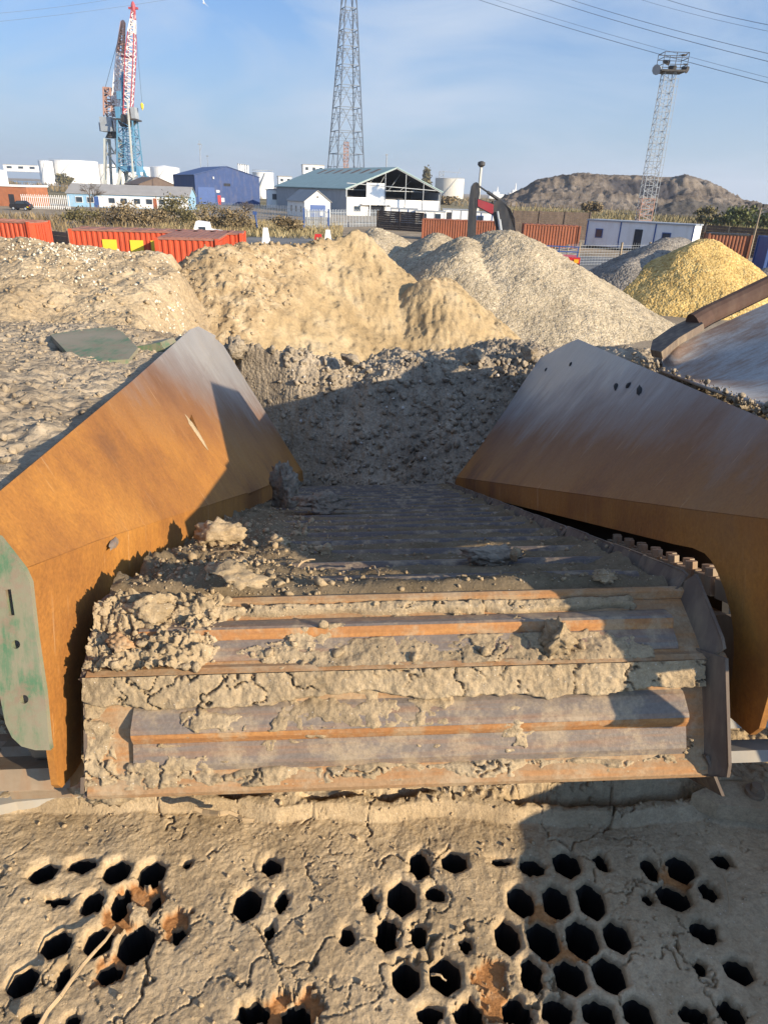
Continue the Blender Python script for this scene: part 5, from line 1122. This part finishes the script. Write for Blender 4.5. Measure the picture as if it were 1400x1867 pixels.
for lab, a, b, Ya, Yb, r in (('lowest thick wire crossing behind the floodlight mast head', (850, -8), (1440, 162), 230, 150, .055), ('faint wire just above the one behind the mast head', (868, -12), (1440, 152), 260, 170, .035), ('lower of the two strong wires above the floodlight mast', (960, -14), (1440, 122), 230, 150, .055), ('upper of the two strong wires above the floodlight mast', (1000, -14), (1440, 107), 230, 150, .05), ('faint wire near the top right corner', (1120, -16), (1440, 65), 250, 170, .035), ('topmost wire at the upper right corner', (1170, -16), (1440, 53), 230, 150, .05), ('upper thin wire at the top left corner', (-40, 27), (260, -12), 200, 250, .035), ('lower thin wire at the top left, passing the crane tip', (-40, 43), (380, -14), 200, 260, .035)): wire(lab, a, b, Ya, Yb, r)
# ------------------------------------------------------------------ containers, cabins
def container(name, label, p, yaw, L, W=2.44, H=2.6, body='contred', roof=None, group=None, z=0):
    q = thing(name, label, 'container', (p[0], p[1], z), yaw, group)
    def bd(m):
        n = int(L/.28); pts = []
        for i in range(n):
            x = L*i/n; dx = L/n; pts += [(x, .0), (x+dx*.35, .0), (x+dx*.5, .05), (x+dx*.85, .05)]
        pts.append((L, 0)); k = len(pts)
        ring = [(x, y) for x, y in pts]+[(x, W-y) for x, y in reversed(pts)]
        m.prism([(x, y, .12) for x, y in ring], (0, 0, H-.2))
    part(q, 'body', M[body], bd)
    part(q, 'roof', M[roof or body], lambda m: (m.b2(-.02, L+.02, -.02, W+.02, H-.08, H), [m.b2(i*L/10+.1, i*L/10+.35, .1, W-.1, H, H+.03) for i in range(10)]))
    for x in (0, L):
        for y in (0, W): part(q, 'corner_post', M[body], lambda m: m.b2(x-.08, x+.08, y-.08, y+.08, 0, H+.01))
    part(q, 'door', M[body], lambda m: (m.b2(L+.0, L+.06, .1, W/2-.02, .2, H-.15), m.b2(L, L+.06, W/2+.02, W-.1, .2, H-.15), [m.tube((L+.09, W*f, .2), (L+.09, W*f, H-.15), .025) for f in (.3, .42, .58, .7)]))
    return q
Pq = atY(131, 440, 39); c1 = container('shipping_container', 'long orange-red container with yellow lettering behind the tan mound', (Pq[0], 39), .12, 9.0, roof='rustroof')
part(c1, 'letter', M['yellow_p'], lambda m: m.b2(1.6, 2.35, -.02, -.004, 1.15, 2.12))
part(c1, 'letter', M['yellow_p'], lambda m: m.b2(3.05, 3.75, -.02, -.004, .9, 2.12))
part(c1, 'letter', M['yellow_p'], lambda m: (m.b2(4.15, 5.0, -.02, -.004, .9, 2.12), m.b2(5.0, 5.25, -.02, -.004, 1.62, 2.12), m.b2(5.25, 6.05, -.02, -.004, 1.2, 2.12), m.prism([(6.05, -.02, 1.2), (6.25, -.02, 1.4), (6.28, -.02, 1.8), (6.05, -.02, 2.12)], (0, .016, 0))))
Pq = atY(300, 445, 36); container('shipping_container', 'short orange-red container with a rusty top standing end-on, right of the long one', (Pq[0], 34.8), .12, 2.85, 6.0, roof='rustroof')
Pq = atY(58, 420, 44); container('shipping_container', 'orange-red container cut by the left edge', (Pq[0]-6.0, 44), -.05, 6.0, roof='rustroof')
Pq = atY(770, 420, 84); container('shipping_container', 'rusty orange container left of the excavator, in front of the cabins', (Pq[0], 84), -.12, 9.2, H=2.2, body='contorange')
Pq = atY(960, 440, 74); container('shipping_container', 'orange container right of the excavator against the dark fence', (Pq[0], 76), -.08, 5.6, H=2.3, body='contorange')
Pq = atY(1302, 470, 62); container('brick_store', 'red-brown store with dark lid right of the yellow gravel', (Pq[0], 64), -.25, 3.4, H=2.5, body='brick', roof='darksteel')
Pq = atY(1392, 470, 56); container('shipping_container', 'blue container cut by the right edge', (Pq[0]+1.2, 58), -.1, 6, H=2.6, body='bluepaint')
def cabin(label, px, py, Y, L, H, yaw, wall, trim, wins, dr, roof='steelgrey', W=3, group='portable cabins'):
    P = atY(px, py, Y); q = thing('portable_cabin', label, 'cabin', (P[0], Y, 0), yaw, group)
    part(q, 'wall', M[wall], lambda m: m.b2(0, L, 0, W, .25, H)); part(q, 'roof', M[roof], lambda m: m.b2(-.1, L+.1, -.1, W+.1, H, H+.14)); part(q, 'skid', M['darksteel'], lambda m: (m.b2(.1, L-.1, .3, .6, 0, .25), m.b2(.1, L-.1, W-.6, W-.3, 0, .25)))
    for x in (.02, L*.33, L*.66, L-.02): part(q, 'corner_trim', M[trim], lambda m: m.b2(x-.06, x+.06, -.05, .0, .25, H))
    for a, b in wins: window(q, a, b, 1.1, 2.0, 0, trim)
    for a in dr: door(q, a, a+.8, 2.15, 'darkvoid')
    return q
cabin('long blue-white portable cabin in the shade left of the yellow gravel', 1064, 456, 80, 11.0, 2.75, -.62, 'offwhite', 'bluepaint', ((1.0, 1.8), (8.0, 8.9)), (5.2,))
q = cabin('cream portable cabin at the right end of the long blue-white cabin', 1203, 456, 79, 3.4, 2.5, .10, 'white', 'white', ((.5, 1.2), (2.2, 2.9)), ())
Pq = g(1065, 452)
cabin('pale blue and white cabin in front of the warehouse', 711, 408, 118, 4.3, 2.4, -.04, 'offwhite', 'bluepaint', ((.8, 1.8), (3.4, 4.0)), ())
cabin('plain white cabin in the middle of the row before the warehouse', 757, 408, 116, 4.6, 2.2, -.06, 'white', 'white', ((.6, 1.8), (2.9, 4.0)), ())
cabin('white cabin with a dark opening left of the excavator stick', 806, 408, 118, 4.4, 2.5, -.06, 'white', 'steelgrey', (), (.6,))
cabin('white cabin with a blue-grey end behind the excavator', 856, 408, 112, 5.0, 2.4, -.1, 'white', 'bluepaint', ((1, 2),), ())
Pq = atY(366, 420, 60); q = thing('caravan', 'small white caravan behind the red containers', 'caravan', (Pq[0], 58, 0), .15)
part(q, 'body', M['white'], lambda m: m.prism([(0, 0, .4), (2.1, 0, .4), (2.1, 0, 1.6), (1.2, 0, 1.7), (1.1, 0, 2.2), (.2, 0, 2.3), (0, 0, 1.8)], (0, 2, 0))); window(q, .3, 1.0, 1.4, 2.0); part(q, 'wheel', M['blackp'], lambda m: m.tube((1.2, -.02, .33), (1.2, .18, .33), .33, 14)); part(q, 'drawbar', M['darksteel'], lambda m: m.tube((2.1, 1, .45), (2.9, 1, .4), .05))
# ------------------------------------------------------------------ fences
def fence(name, label, pts, H, kind, mat, postmat=None, z=0):
    p0 = np.array(pts[0], float); q = thing(name, label, 'fence', (p0[0], p0[1], 0))
    for a, b in zip(pts[:-1], pts[1:]):
        a = np.array([*a, 0.])-[p0[0], p0[1], 0]; b = np.array([*b, 0.])-[p0[0], p0[1], 0]; L = np.linalg.norm(b-a); u = (b-a)/L; n = np.array([-u[1], u[0], 0])
        ax = [u, n, np.array([0, 0, 1.])]
        if kind == 'boards':
            part(q, 'board_panel', M[mat], lambda m: [m.box(a+u*L/2+[0, 0, z_+.13], (L, .08+.02*(i % 2), .25), ax) for i, z_ in enumerate(np.arange(0, H-.1, .27))])
            k = max(1, int(L/3)); part(q, 'post', M[postmat or mat], lambda m: [m.box(a+u*L*i/k-n*.07+[0, 0, H/2+.05], (.16, .16, H+.1), ax) for i in range(k+1)])
        elif kind == 'pales':
            k = int(L/.32); part(q, 'pale_panel', M[mat], lambda m: [m.box(a+u*L*i/k+[0, 0, H/2], (.10, .03, H+.1*(i % 2)), ax) for i in range(k+1)])
            part(q, 'rail', M[mat], lambda m: [m.box(a+u*L/2+n*.05+[0, 0, h], (L, .05, .06), ax) for h in (.4, H-.4)])
        else:
            k = max(1, int(L/3.2)); part(q, 'post', M[postmat or 'wood'], lambda m: [m.box(a+u*L*i/k+[0, 0, H/2], (.13, .13, H+.1), ax) for i in range(k+1)])
            part(q, 'mesh_wire', M[mat], lambda m: ([m.tube(a+[0, 0, h], b+[0, 0, h], .012) for h in np.arange(.1, H, .2)], [m.tube(a+u*s, a+u*s+[0, 0, H], .010) for s in np.arange(.0, L, .3)]))
    return q
X = lambda px, py, Y: (atY(px, py, Y)[0], Y)
fence('board_fence', 'dark board fence running from the pale palisade towards the excavator', [X(688, 425, 104), X(770, 428, 100)], 2.3, 'boards', 'sleeper')
fence('board_fence', 'dark brown board fence behind the orange container and the long cabin', [X(930, 440, 92), X(1068, 440, 95)], 3.2, 'boards', 'sleeper')
fence('board_fence', 'dark board fence right of the cream cabin behind the yellow gravel', [X(1240, 450, 84), X(1420, 450, 72)], 2.6, 'boards', 'sleeper', 'wood')
fence('palisade_fence', 'grey steel palisade fence below the gatehouse', [X(556, 424, 100), X(690, 416, 112)], 2.3, 'pales', 'steelgrey')
fence('palisade_fence', 'long pale palisade fence in front of the blue shed', [X(380, 400, 128), X(560, 410, 118)], 2.2, 'pales', 'steelgrey')
fence('palisade_fence', 'white palisade fence between brick building and pale blue workshop', [X(44, 385, 132), X(130, 388, 134)], 2.3, 'pales', 'offwhite')
fence('board_fence', 'pale wooden board fence behind the left containers', [X(58, 430, 50), X(128, 430, 47)], 1.9, 'boards', 'wood')
fence('wire_fence', 'post and mesh fence along the track right of the gravel mound', [X(1006, 485, 52), X(1052, 478, 58), X(1128, 478, 60), X(1180, 470, 62)], 1.7, 'wire', 'steelgrey', 'wood')
q = thing('steel_gate', 'galvanised steel gate before the palisade fence', 'gate', (*X(556, 424, 96), 0)); part(q, 'gate_leaf', M['steelgrey'], lambda m: ([m.b2(0, 3, 0, .05, h, h+.08) for h in (.2, 1.2, 2.2)], [m.b2(x, x+.05, 0, .05, .2, 2.2) for x in np.arange(0, 3, .18)])); part(q, 'gate_post', M['bluepaint'], lambda m: (m.b2(-.2, 0, -.05, .12, 0, 2.6), m.b2(3, 3.2, -.05, .12, 0, 2.6)))
for px, py, lab in ((484, 442, 'white tapered concrete marker on the verge left of the sand mound'), (597, 438, 'white concrete marker beside the sand mound peak')):
    Pq = atY(px, py, 68); q = thing('concrete_marker', lab, 'marker', (Pq[0], 68, 0)); part(q, 'body', M['white'], lambda m: m.prism([(-.35, 0, 0), (.45, 0, 0), (.2, 0, 1.5), (-.15, 0, 1.5)], (0, .4, 0))); part(q, 'base', M['concrete'], lambda m: m.b2(-.5, .6, -.1, .5, 0, .12))
q = thing('red_bollard', 'small red plastic barrier near the right white marker', 'barrier', (*X(580, 436, 70), 0)); part(q, 'body', M['redp'], lambda m: m.prism([(-.4, 0, .2), (.4, 0, .2), (.3, 0, 1.0), (-.3, 0, 1.0)], (0, .3, 0))); part(q, 'foot', M['blackp'], lambda m: m.b2(-.45, .45, -.1, .4, 0, .2))
q = thing('timber_beam', 'dark timber baulk lying on the road below the white marker', 'timber', (*X(482, 448, 60), 0)); part(q, 'beam', M['sleeper'], lambda m: m.b2(0, 2.2, 0, .3, .1, .45)); part(q, 'bearer', M['wood'], lambda m: (m.b2(.3, .5, -.1, .4, 0, .1), m.b2(1.7, 1.9, -.1, .4, 0, .1)))
# ------------------------------------------------------------------ vehicles
Pq = atY(41, 386, 124); q = thing('parked_car', 'black car parked by the brick building', 'car', (Pq[0], 124, 0), .1)
def carbody(m):
    prof = [(-1.55, .35), (-1.6, .8), (-1.45, .98), (-.75, 1.02), (-.35, 1.48), (.7, 1.5), (1.25, 1.05), (1.6, .95), (1.65, .35)]
    m.prism([(x, -.85, z) for x, z in prof], (0, 1.7, 0))
part(q, 'body', M['blackp'], carbody); part(q, 'window', M['glass'], lambda m: m.prism([(-.65, -.86, 1.03), (-.3, -.86, 1.4), (.65, -.86, 1.42), (1.1, -.86, 1.05)], (0, -.01, 0)))
for x in (-.95, 1.0):
    for y in (-.86, .86):
        wv = part(q, 'wheel', M['blackp'], lambda m: m.tube((x, y-.08, .32), (x, y+.08, .32), .32, 14)); part(wv, 'rim', M['steelgrey'], lambda m: m.tube((x, y-.095, .32), (x, y+.095, .32), .17, 10))
part(q, 'headlight', M['white'], lambda m: m.b2(-1.62, -1.5, -.7, -.4, .68, .82)); part(q, 'tail_light', M['redp'], lambda m: m.b2(1.55, 1.66, -.8, -.5, .7, .85)); part(q, 'number_plate', M['yellow_p'], lambda m: m.b2(1.1, 1.5, -.88, -.86, .5, .62))
# excavator
Ye = 52; Pe = atY(912, 430, Ye); q = thing('excavator', 'black and red excavator with its boom raised behind the gravel mound', 'excavator', (Pe[0], Ye, 0)); el = lambda x, y, dy=0: atY(x, y, Ye+dy)-np.array([Pe[0], Ye, 0])
M['exblack'] = paint('black_machine_paint', (.03, .032, .036), .45, .25, 1, (.12, .1, .08), .5); M['exred'] = paint('dark_red_machine_paint', (.27, .03, .04), .45, .2, 1, (.15, .08, .06), .5)
def bar(m, pts, wy, y0=0): m.prism([np.array([p[0], y0-wy/2, p[2]]) for p in [el(*k) for k in pts]], (0, wy, 0))
part(q, 'stick', M['exblack'], lambda m: bar(m, ((859, 340), (863, 334), (868, 332), (873, 336), (874, 352), (872, 366), (868, 384), (867, 420), (867, 470), (852, 470), (852, 420), (854, 380), (857, 352)), .45))
part(q, 'boom', M['exblack'], lambda m: (bar(m, ((866, 360), (900, 372), (902, 366), (912, 364), (923, 380), (936, 417), (940, 470), (906, 470), (904, 416), (899, 393), (885, 386), (866, 377)), .5)))
part(q, 'boom_plate', M['exred'], lambda m: bar(m, ((870, 363), (886, 368), (899, 373), (898, 391), (885, 384), (870, 376)), .56))
part(q, 'hydraulic_cylinder', M['exblack'], lambda m: (m.tube(el(872, 339)-[0, .1, 0], el(919, 371)-[0, .1, 0], .06, 10), m.tube(el(888, 350)-[0, .1, 0], el(919, 371)-[0, .1, 0], .11, 10)))
part(q, 'hydraulic_cylinder', M['steelgrey'], lambda m: (m.tube(el(905, 385)+[0, -.4, 0], el(915, 450)+[0, -.4, 0], .09, 10), m.tube(el(908, 400)+[0, -.4, 0], el(915, 450)+[0, -.4, 0], .13, 10)))
part(q, 'hydraulic_cylinder', M['steelgrey'], lambda m: (m.tube(el(915, 388)+[0, .4, 0], el(925, 450)+[0, .4, 0], .09, 10)))
part(q, 'hose', M['blackp'], lambda m: [m.path([el(905+i*2, 364+i), el(921+i*3, 373+i*3), el(931+i*2, 398), el(935+i*1.5, 430)], .035) for i in range(4)])
part(q, 'house', M['exblack'], lambda m: (m.b2(-1.3, 2.4, -1.35, 1.35, 1.05, 2.2), m.b2(1.5, 2.5, -1.3, 1.3, 1.0, 1.9)))
part(q, 'cab', M['glass'], lambda m: m.b2(-1.3, .2, .5, 1.4, 1.05, 2.3))
for s in (-1, 1): part(q, 'track', M['blackp'], lambda m: m.prism([(-1.9, s*1.1, .35), (-1.6, s*1.1, .8), (1.6, s*1.1, .8), (1.9, s*1.1, .35), (1.6, s*1.1, .03), (-1.6, s*1.1, .03)], (0, s*.5, 0)))
part(q, 'bucket', M['exblack'], lambda m: m.prism([(el(858, 470)[0]-.6, -.5, .1), (el(858, 470)[0]+.5, -.5, .2), (el(858, 470)[0]+.4, -.5, 1.0), (el(858, 470)[0]-.1, -.5, 1.0)], (0, 1, 0)))
# red trailer behind gravel
Pt = atY(985, 478, 47); q = thing('tipping_trailer', 'bright red trailer tail with an amber light behind the gravel mound', 'trailer', (Pt[0]+.15, 47, 0), -.1)
part(q, 'body', M['redp'], lambda m: m.prism([(-2, 0, .75), (2.2, 0, .75), (2.35, 0, .9), (2.35, 0, 1.45), (-2, 0, 1.5)], (0, 2.2, 0))); part(q, 'marker_light', paint('amber_lens', (.75, .38, .03), .3), lambda m: m.b2(1.95, 2.25, -.05, .02, 1.12, 1.35))
part(q, 'stake_rail', M['bluepaint'], lambda m: ([m.b2(-1.9, 2.2, .02, .08, h, h+.07) for h in (1.75, 2.05)], [m.b2(x, x+.07, .02, .08, 1.45, 2.1) for x in (-1.8, -.9, 0, .9, 2.1)]))
for x in (-1.0, 1.0): part(q, 'wheel', M['blackp'], lambda m: m.tube((x, .05, .45), (x, .35, .45), .45, 16))
# ------------------------------------------------------------------ spoil hill and dark heap
HX, HZ = crest(((860, 374), (900, 368), (925, 356), (950, 343), (985, 326), (1012, 319), (1030, 318), (1050, 314), (1100, 318), (1160, 319), (1200, 321), (1232, 322), (1245, 318), (1262, 322), (1288, 328), (1305, 337), (1318, 343), (1335, 358), (1355, 366), (1375, 369), (1420, 378), (1480, 384)), 400)
def hillz(X, Y):
    zc = np.interp(X*400/np.clip(Y, 300, 500)+2*gn(X*.1, Y*.1, 301), HX, HZ)
    t = np.clip((Y-352)/(400-352), 0, 1)
    f = np.interp(t+.05*fbm(X*.06, Y*.06, 3, 303), [0, .25, .32, .55, .62, 1], [0, .20, .42, .62, .88, 1.0])
    z = zc*f; z = np.where(Y > 405, zc*np.clip(1-(Y-405)/60, -1, 1), z)
    gl = 1-2*abs(fbm(X*.07+.25*fbm(X*.05, Y*.05, 3, 302), Y*.012, 5, 304, .6)); sc = np.exp(-((X-124-5*gn(Y*.1, X*.1, 312))/17)**4)*sst(.30, .40, t)*sst(.86, .74, t+.05*gn(X*.12, Y*0, 313))
    z += (1.1*gl+.9*fbm(X*.3, Y*.3, 4, 305, .6))*sst(0, .2, t)*(1-.75*sst(.75, 1, t))-.3-3.2*sc*(1+.4*gl)
    pt = sst(.35, .55, sc+.18*fbm(X*.1, Y*.2, 4, 306))
    return z, {'rough': np.clip(pt+sst(.35, .7, fbm(X*.07, Y*.09, 4, 309))*.25, 0, 1)}
def spoilmat():
    m, t, b = newmat('spoil_hill_soil'); co = coords(t)
    c = ramp(t, noise(t, coords(t, 'pos', (.05, .02, .25)), 1, 8, .65), [(.3, (.105, .084, .066)), (.5, (.165, .134, .106)), (.7, (.24, .20, .16))])
    c = mixc(t, attr(t, 'rough'), c, (.062, .057, .06)); f = noise(t, co, .5, 6, .7)
    c = mixc(t, 1, c, ramp(t, f, [(.25, .65), (.75, 1.2)]), 'MULTIPLY')
    t.links.new(c, b.inputs['Base Color']); b.inputs['Roughness'].default_value = 1; b.inputs['Specular IOR Level'].default_value = .05; bump(t, b, f, 1, .9); return m
o = hf('hill', ar(50, 290, .8), ar(348, 470, .8), hillz, spoilmat(), None, smooth=False, mask=lambda X, Y, Z: Z > -1); tag(o, kind='structure')
DX, DZ = crest(((1150, 395), (1185, 386), (1205, 376), (1225, 369), (1245, 366), (1256, 362), (1275, 368), (1310, 372), (1345, 378), (1400, 388)), 250)
mound('dark_spoil_heap', 'dark heap of spoil at the foot of the hill behind the bushes', 75, 160, 240, 264, .5, lambda X, Y: np.interp(X*250/Y, DX, DZ)*np.clip(1-abs(Y-250)/9, -.3, 1)+.5*fbm(X*.3, Y*.3, 4, 310)+.3*clods(X, Y, .6, 311), M['darkspoil'])
# ------------------------------------------------------------------ vegetation
def leafmat(name, a, b_, c_):
    m, t, b = newmat(name); oi = t.nodes.new('ShaderNodeNewGeometry').outputs['Random Per Island']
    c = ramp(t, oi, [(0, a), (.5, b_), (1, c_)]); t.links.new(c, b.inputs['Base Color']); b.inputs['Roughness'].default_value = .8; b.inputs['Specular IOR Level'].default_value = .15; return m
M['olive'] = leafmat('olive_leaves', (.06, .055, .025), (.13, .11, .05), (.21, .175, .085)); M['brownleaf'] = leafmat('brown_scrub', (.09, .065, .035), (.17, .125, .065), (.27, .20, .11)); M['greenleaf'] = leafmat('green_leaves', (.05, .065, .02), (.10, .115, .04), (.17, .165, .065)); M['strawleaf'] = leafmat('straw_grass', (.17, .13, .06), (.29, .225, .115), (.38, .31, .17)); M['bark'] = paint('grey_bark', (.12, .095, .075), .9, .3, 2)
def leaves(P, s, seed, asp=1.6, up=False):
    r = np.random.RandomState(seed); n = len(P); d = r.normal(size=(n, 3))
    if up: d = d*[.35, .35, .2]+[0, 0, 1]
    d /= np.linalg.norm(d, axis=1)[:, None]; e = np.cross(d, r.normal(size=(n, 3))); e /= np.linalg.norm(e, axis=1)[:, None]; ss = (s*(.6+.8*r.rand(n)))[:, None]
    V = np.stack([P-e*ss*.5, P+d*ss*asp*.5, P+e*ss*.5, P-d*ss*asp*.5] if not up else [P-e*ss*.2, P+e*ss*.2, P+d*ss*asp+e*ss*.1, P+d*ss*asp], 1).reshape(-1, 3); return V, np.arange(4*n).reshape(-1, 4)
def crown(c, rad, n, s, seed, clump=14, asp=1.6):
    r = np.random.RandomState(seed); cc = r.normal(size=(clump, 3)); cc /= np.linalg.norm(cc, axis=1)[:, None]; cc *= (.35+.6*r.rand(clump))[:, None]; k = r.randint(clump, size=n)
    p = cc[k]+r.normal(size=(n, 3))*.19; p[:, 2] = np.clip(p[:, 2], -1.05, 1.2)
    return leaves(np.array(c)+p*np.array(rad), s, seed+1, asp)
def shrub(name, label, px, py, Y, rx, rz, mat, cat='bush', n=1500, s=.28, group=None, trunk=.08, seed=0, lift=0, clump=18):
    P = atY(px, py, Y); q = thing(name, label, cat, (P[0], Y, 0), 0, group); V, Fq = crown((0, 0, rz+lift), (rx, rx*.8, rz), n, s, seed+int(px), clump)
    link('crown' if cat == 'tree' else 'foliage', npmesh('foliage', V, Fq), M[mat], q)
    r = np.random.RandomState(seed+3); part(q, 'trunk' if cat == 'tree' else 'stem', M['bark'], lambda m: (m.tube((0, 0, 0), (0, 0, rz*.8+lift), trunk, 6, trunk*.5), [m.tube((0, 0, lift+rz*.3*r.rand()), (rx*.8*r.normal(0, .6), rx*.6*r.normal(0, .6), lift+rz*(.8+.8*r.rand())), trunk*.45, 5, trunk*.12) for i in range(10)]))
    return q
shrub('bush', 'large rounded olive-brown bush in front of the blue shed', 338, 408, 98, 3.7, 1.9, 'olive', n=2300, s=.17, seed=1)
for i, (px, rx, rz, mt, lb) in enumerate(((210, 2.6, 1.2, 'brownleaf', 'low brown bush left of the workshop scrub row, nearest the pale fence'), (245, 2.8, 1.35, 'brownleaf', 'brown bush in the scrub row below the workshop windows'), (278, 2.4, 1.2, 'brownleaf', 'brown bush at the right end of the row, touching the large olive bush'), (150, 2.5, 1.0, 'olive', 'low dull green bush behind the yellow-lettered container'), (398, 2.5, 1.2, 'brownleaf', 'brown bush right of the large olive bush'), (432, 2.6, 1.3, 'brownleaf', 'brown thorny bush under the right end of the blue shed'), (527, 2.0, 1.0, 'brownleaf', 'brown bush below the gatehouse side wall'))):
    shrub('bush', lb, px, 412, 92-i*.7, rx, rz, mt, n=1000, s=.17, seed=10+i, group='bushes along the far verge')
def baretree(label, px, py, Y, h, sp, seed, mat='bark'):
    P = atY(px, py, Y); q = thing('bare_tree', label, 'tree', (P[0], Y, 0)); r = np.random.RandomState(seed); tw = MB()
    def br(m, p, d, L, rad, k):
        e = p+d*L; m.tube(p, e, rad, 5, rad*.6)
        if k == 0: return
        for i in range(4 if k < 3 else 5):
            nd = d+r.normal(0, sp, 3); nd[2] = nd[2]*.6+.25; nd /= np.linalg.norm(nd); br(tw, p+(e-p)*(.5+.5*r.rand()), nd, L*(.55+.2*r.rand()), rad*.5, k-1)
    tr = MB(); br(tr, np.zeros(3), np.array([.05, 0, 1.]), h*.38, .16, 4); tr.build('trunk', M[mat], q); tw.build('crown', M[mat], q); return q
baretree('bare grey-brown tree in front of the long pale blue building', 168, 395, 135, 6.2, .55, 5)
baretree('leafless small tree between the blue shed and the palisade', 448, 400, 120, 4.0, .5, 9)
Pq = atY(776, 358, 600); q = thing('poplar_tree', 'single olive poplar on the horizon left of the beige tank', 'tree', (Pq[0], 600, 0)); V, Fq = crown((0, 0, 10.5), (4.3, 4.3, 11), 1500, 1.3, 77, 26); link('crown', npmesh('crown', V, Fq), M['olive'], q); part(q, 'trunk', M['bark'], lambda m: m.tube((0, 0, 0), (0, 0, 12), .5, 7, .15))
shrub('bush', 'round green bush right of the spoil hill scrub, left of the leaning pole', 1338, 408, 150, 3.8, 2.0, 'greenleaf', n=1600, s=.4, seed=31)
shrub('bush', 'dark green bush before the dark spoil heap', 1290, 408, 160, 3.2, 1.9, 'olive', n=1300, s=.4, seed=32)
shrub('bush', 'dull green bush touching the right edge near the leaning pole', 1390, 414, 150, 3.6, 2.2, 'greenleaf', n=1300, s=.4, seed=33)
shrub('bush', 'pale straw-green bush below the scar in the spoil hill', 1075, 382, 240, 3.6, 2.0, 'brownleaf', n=1100, s=.5, seed=34)
shrub('bush', 'small dark round bush before the widest oil tank', 113, 325, 700, 9, 4.6, 'olive', n=700, s=1.8, seed=35)
shrub('bush', 'brown scrub bush on the horizon below the beige tank', 800, 362, 330, 8, 2.0, 'brownleaf', n=800, s=.9, seed=36)
def tufts(name, n, fn, s, mat, seed, asp=2.2):
    r = np.random.RandomState(seed); P = np.array([fn(r) for i in range(n)]); V, Fq = leaves(P, s, seed, asp, True); return tag(link(name, npmesh(name, V, Fq), M[mat]), kind='stuff')
tufts('scrub', 9000, lambda r: (lambda Y: (r.uniform(.14, .62)*Y, Y, 0))(110+200*r.rand()**1.3), .42, 'strawleaf', 41)
tufts('scrub', 5000, lambda r: (lambda Y: (r.uniform(.14, .62)*Y, Y, 0))(105+150*r.rand()), .5, 'olive', 42)
tufts('rough_grass', 6000, lambda r: (lambda Y: (r.uniform(-.32, -.07)*Y, Y, .02))(78+34*r.rand()), .22, 'strawleaf', 43)
tufts('rough_grass', 3500, lambda r: (lambda Y: (r.uniform(-.62, -.2)*Y, Y, .02))(60+45*r.rand()), .3, 'brownleaf', 44)
tufts('far_scrub', 5000, lambda r: (lambda Y: (r.uniform(-.65, .35)*Y, Y, 0))(300+420*r.rand()), .9, 'brownleaf', 45)
# ------------------------------------------------------------------ thin haze over the estuary
hm = bpy.data.materials.new('haze_air'); hm.use_nodes = True; ht = hm.node_tree
for n in list(ht.nodes): ht.nodes.remove(n)
ho = ht.nodes.new('ShaderNodeOutputMaterial'); pv = ht.nodes.new('ShaderNodeVolumePrincipled'); pv.inputs['Color'].default_value = (.90, .94, 1, 1); pv.inputs['Density'].default_value = .00017; pv.inputs['Anisotropy'].default_value = .3
ht.links.new(pv.outputs['Volume'], ho.inputs['Volume'])
m = MB(); m.b2(-3100, 3100, -80, 5300, -1, 140); tag(m.build('haze', hm), kind='stuff')
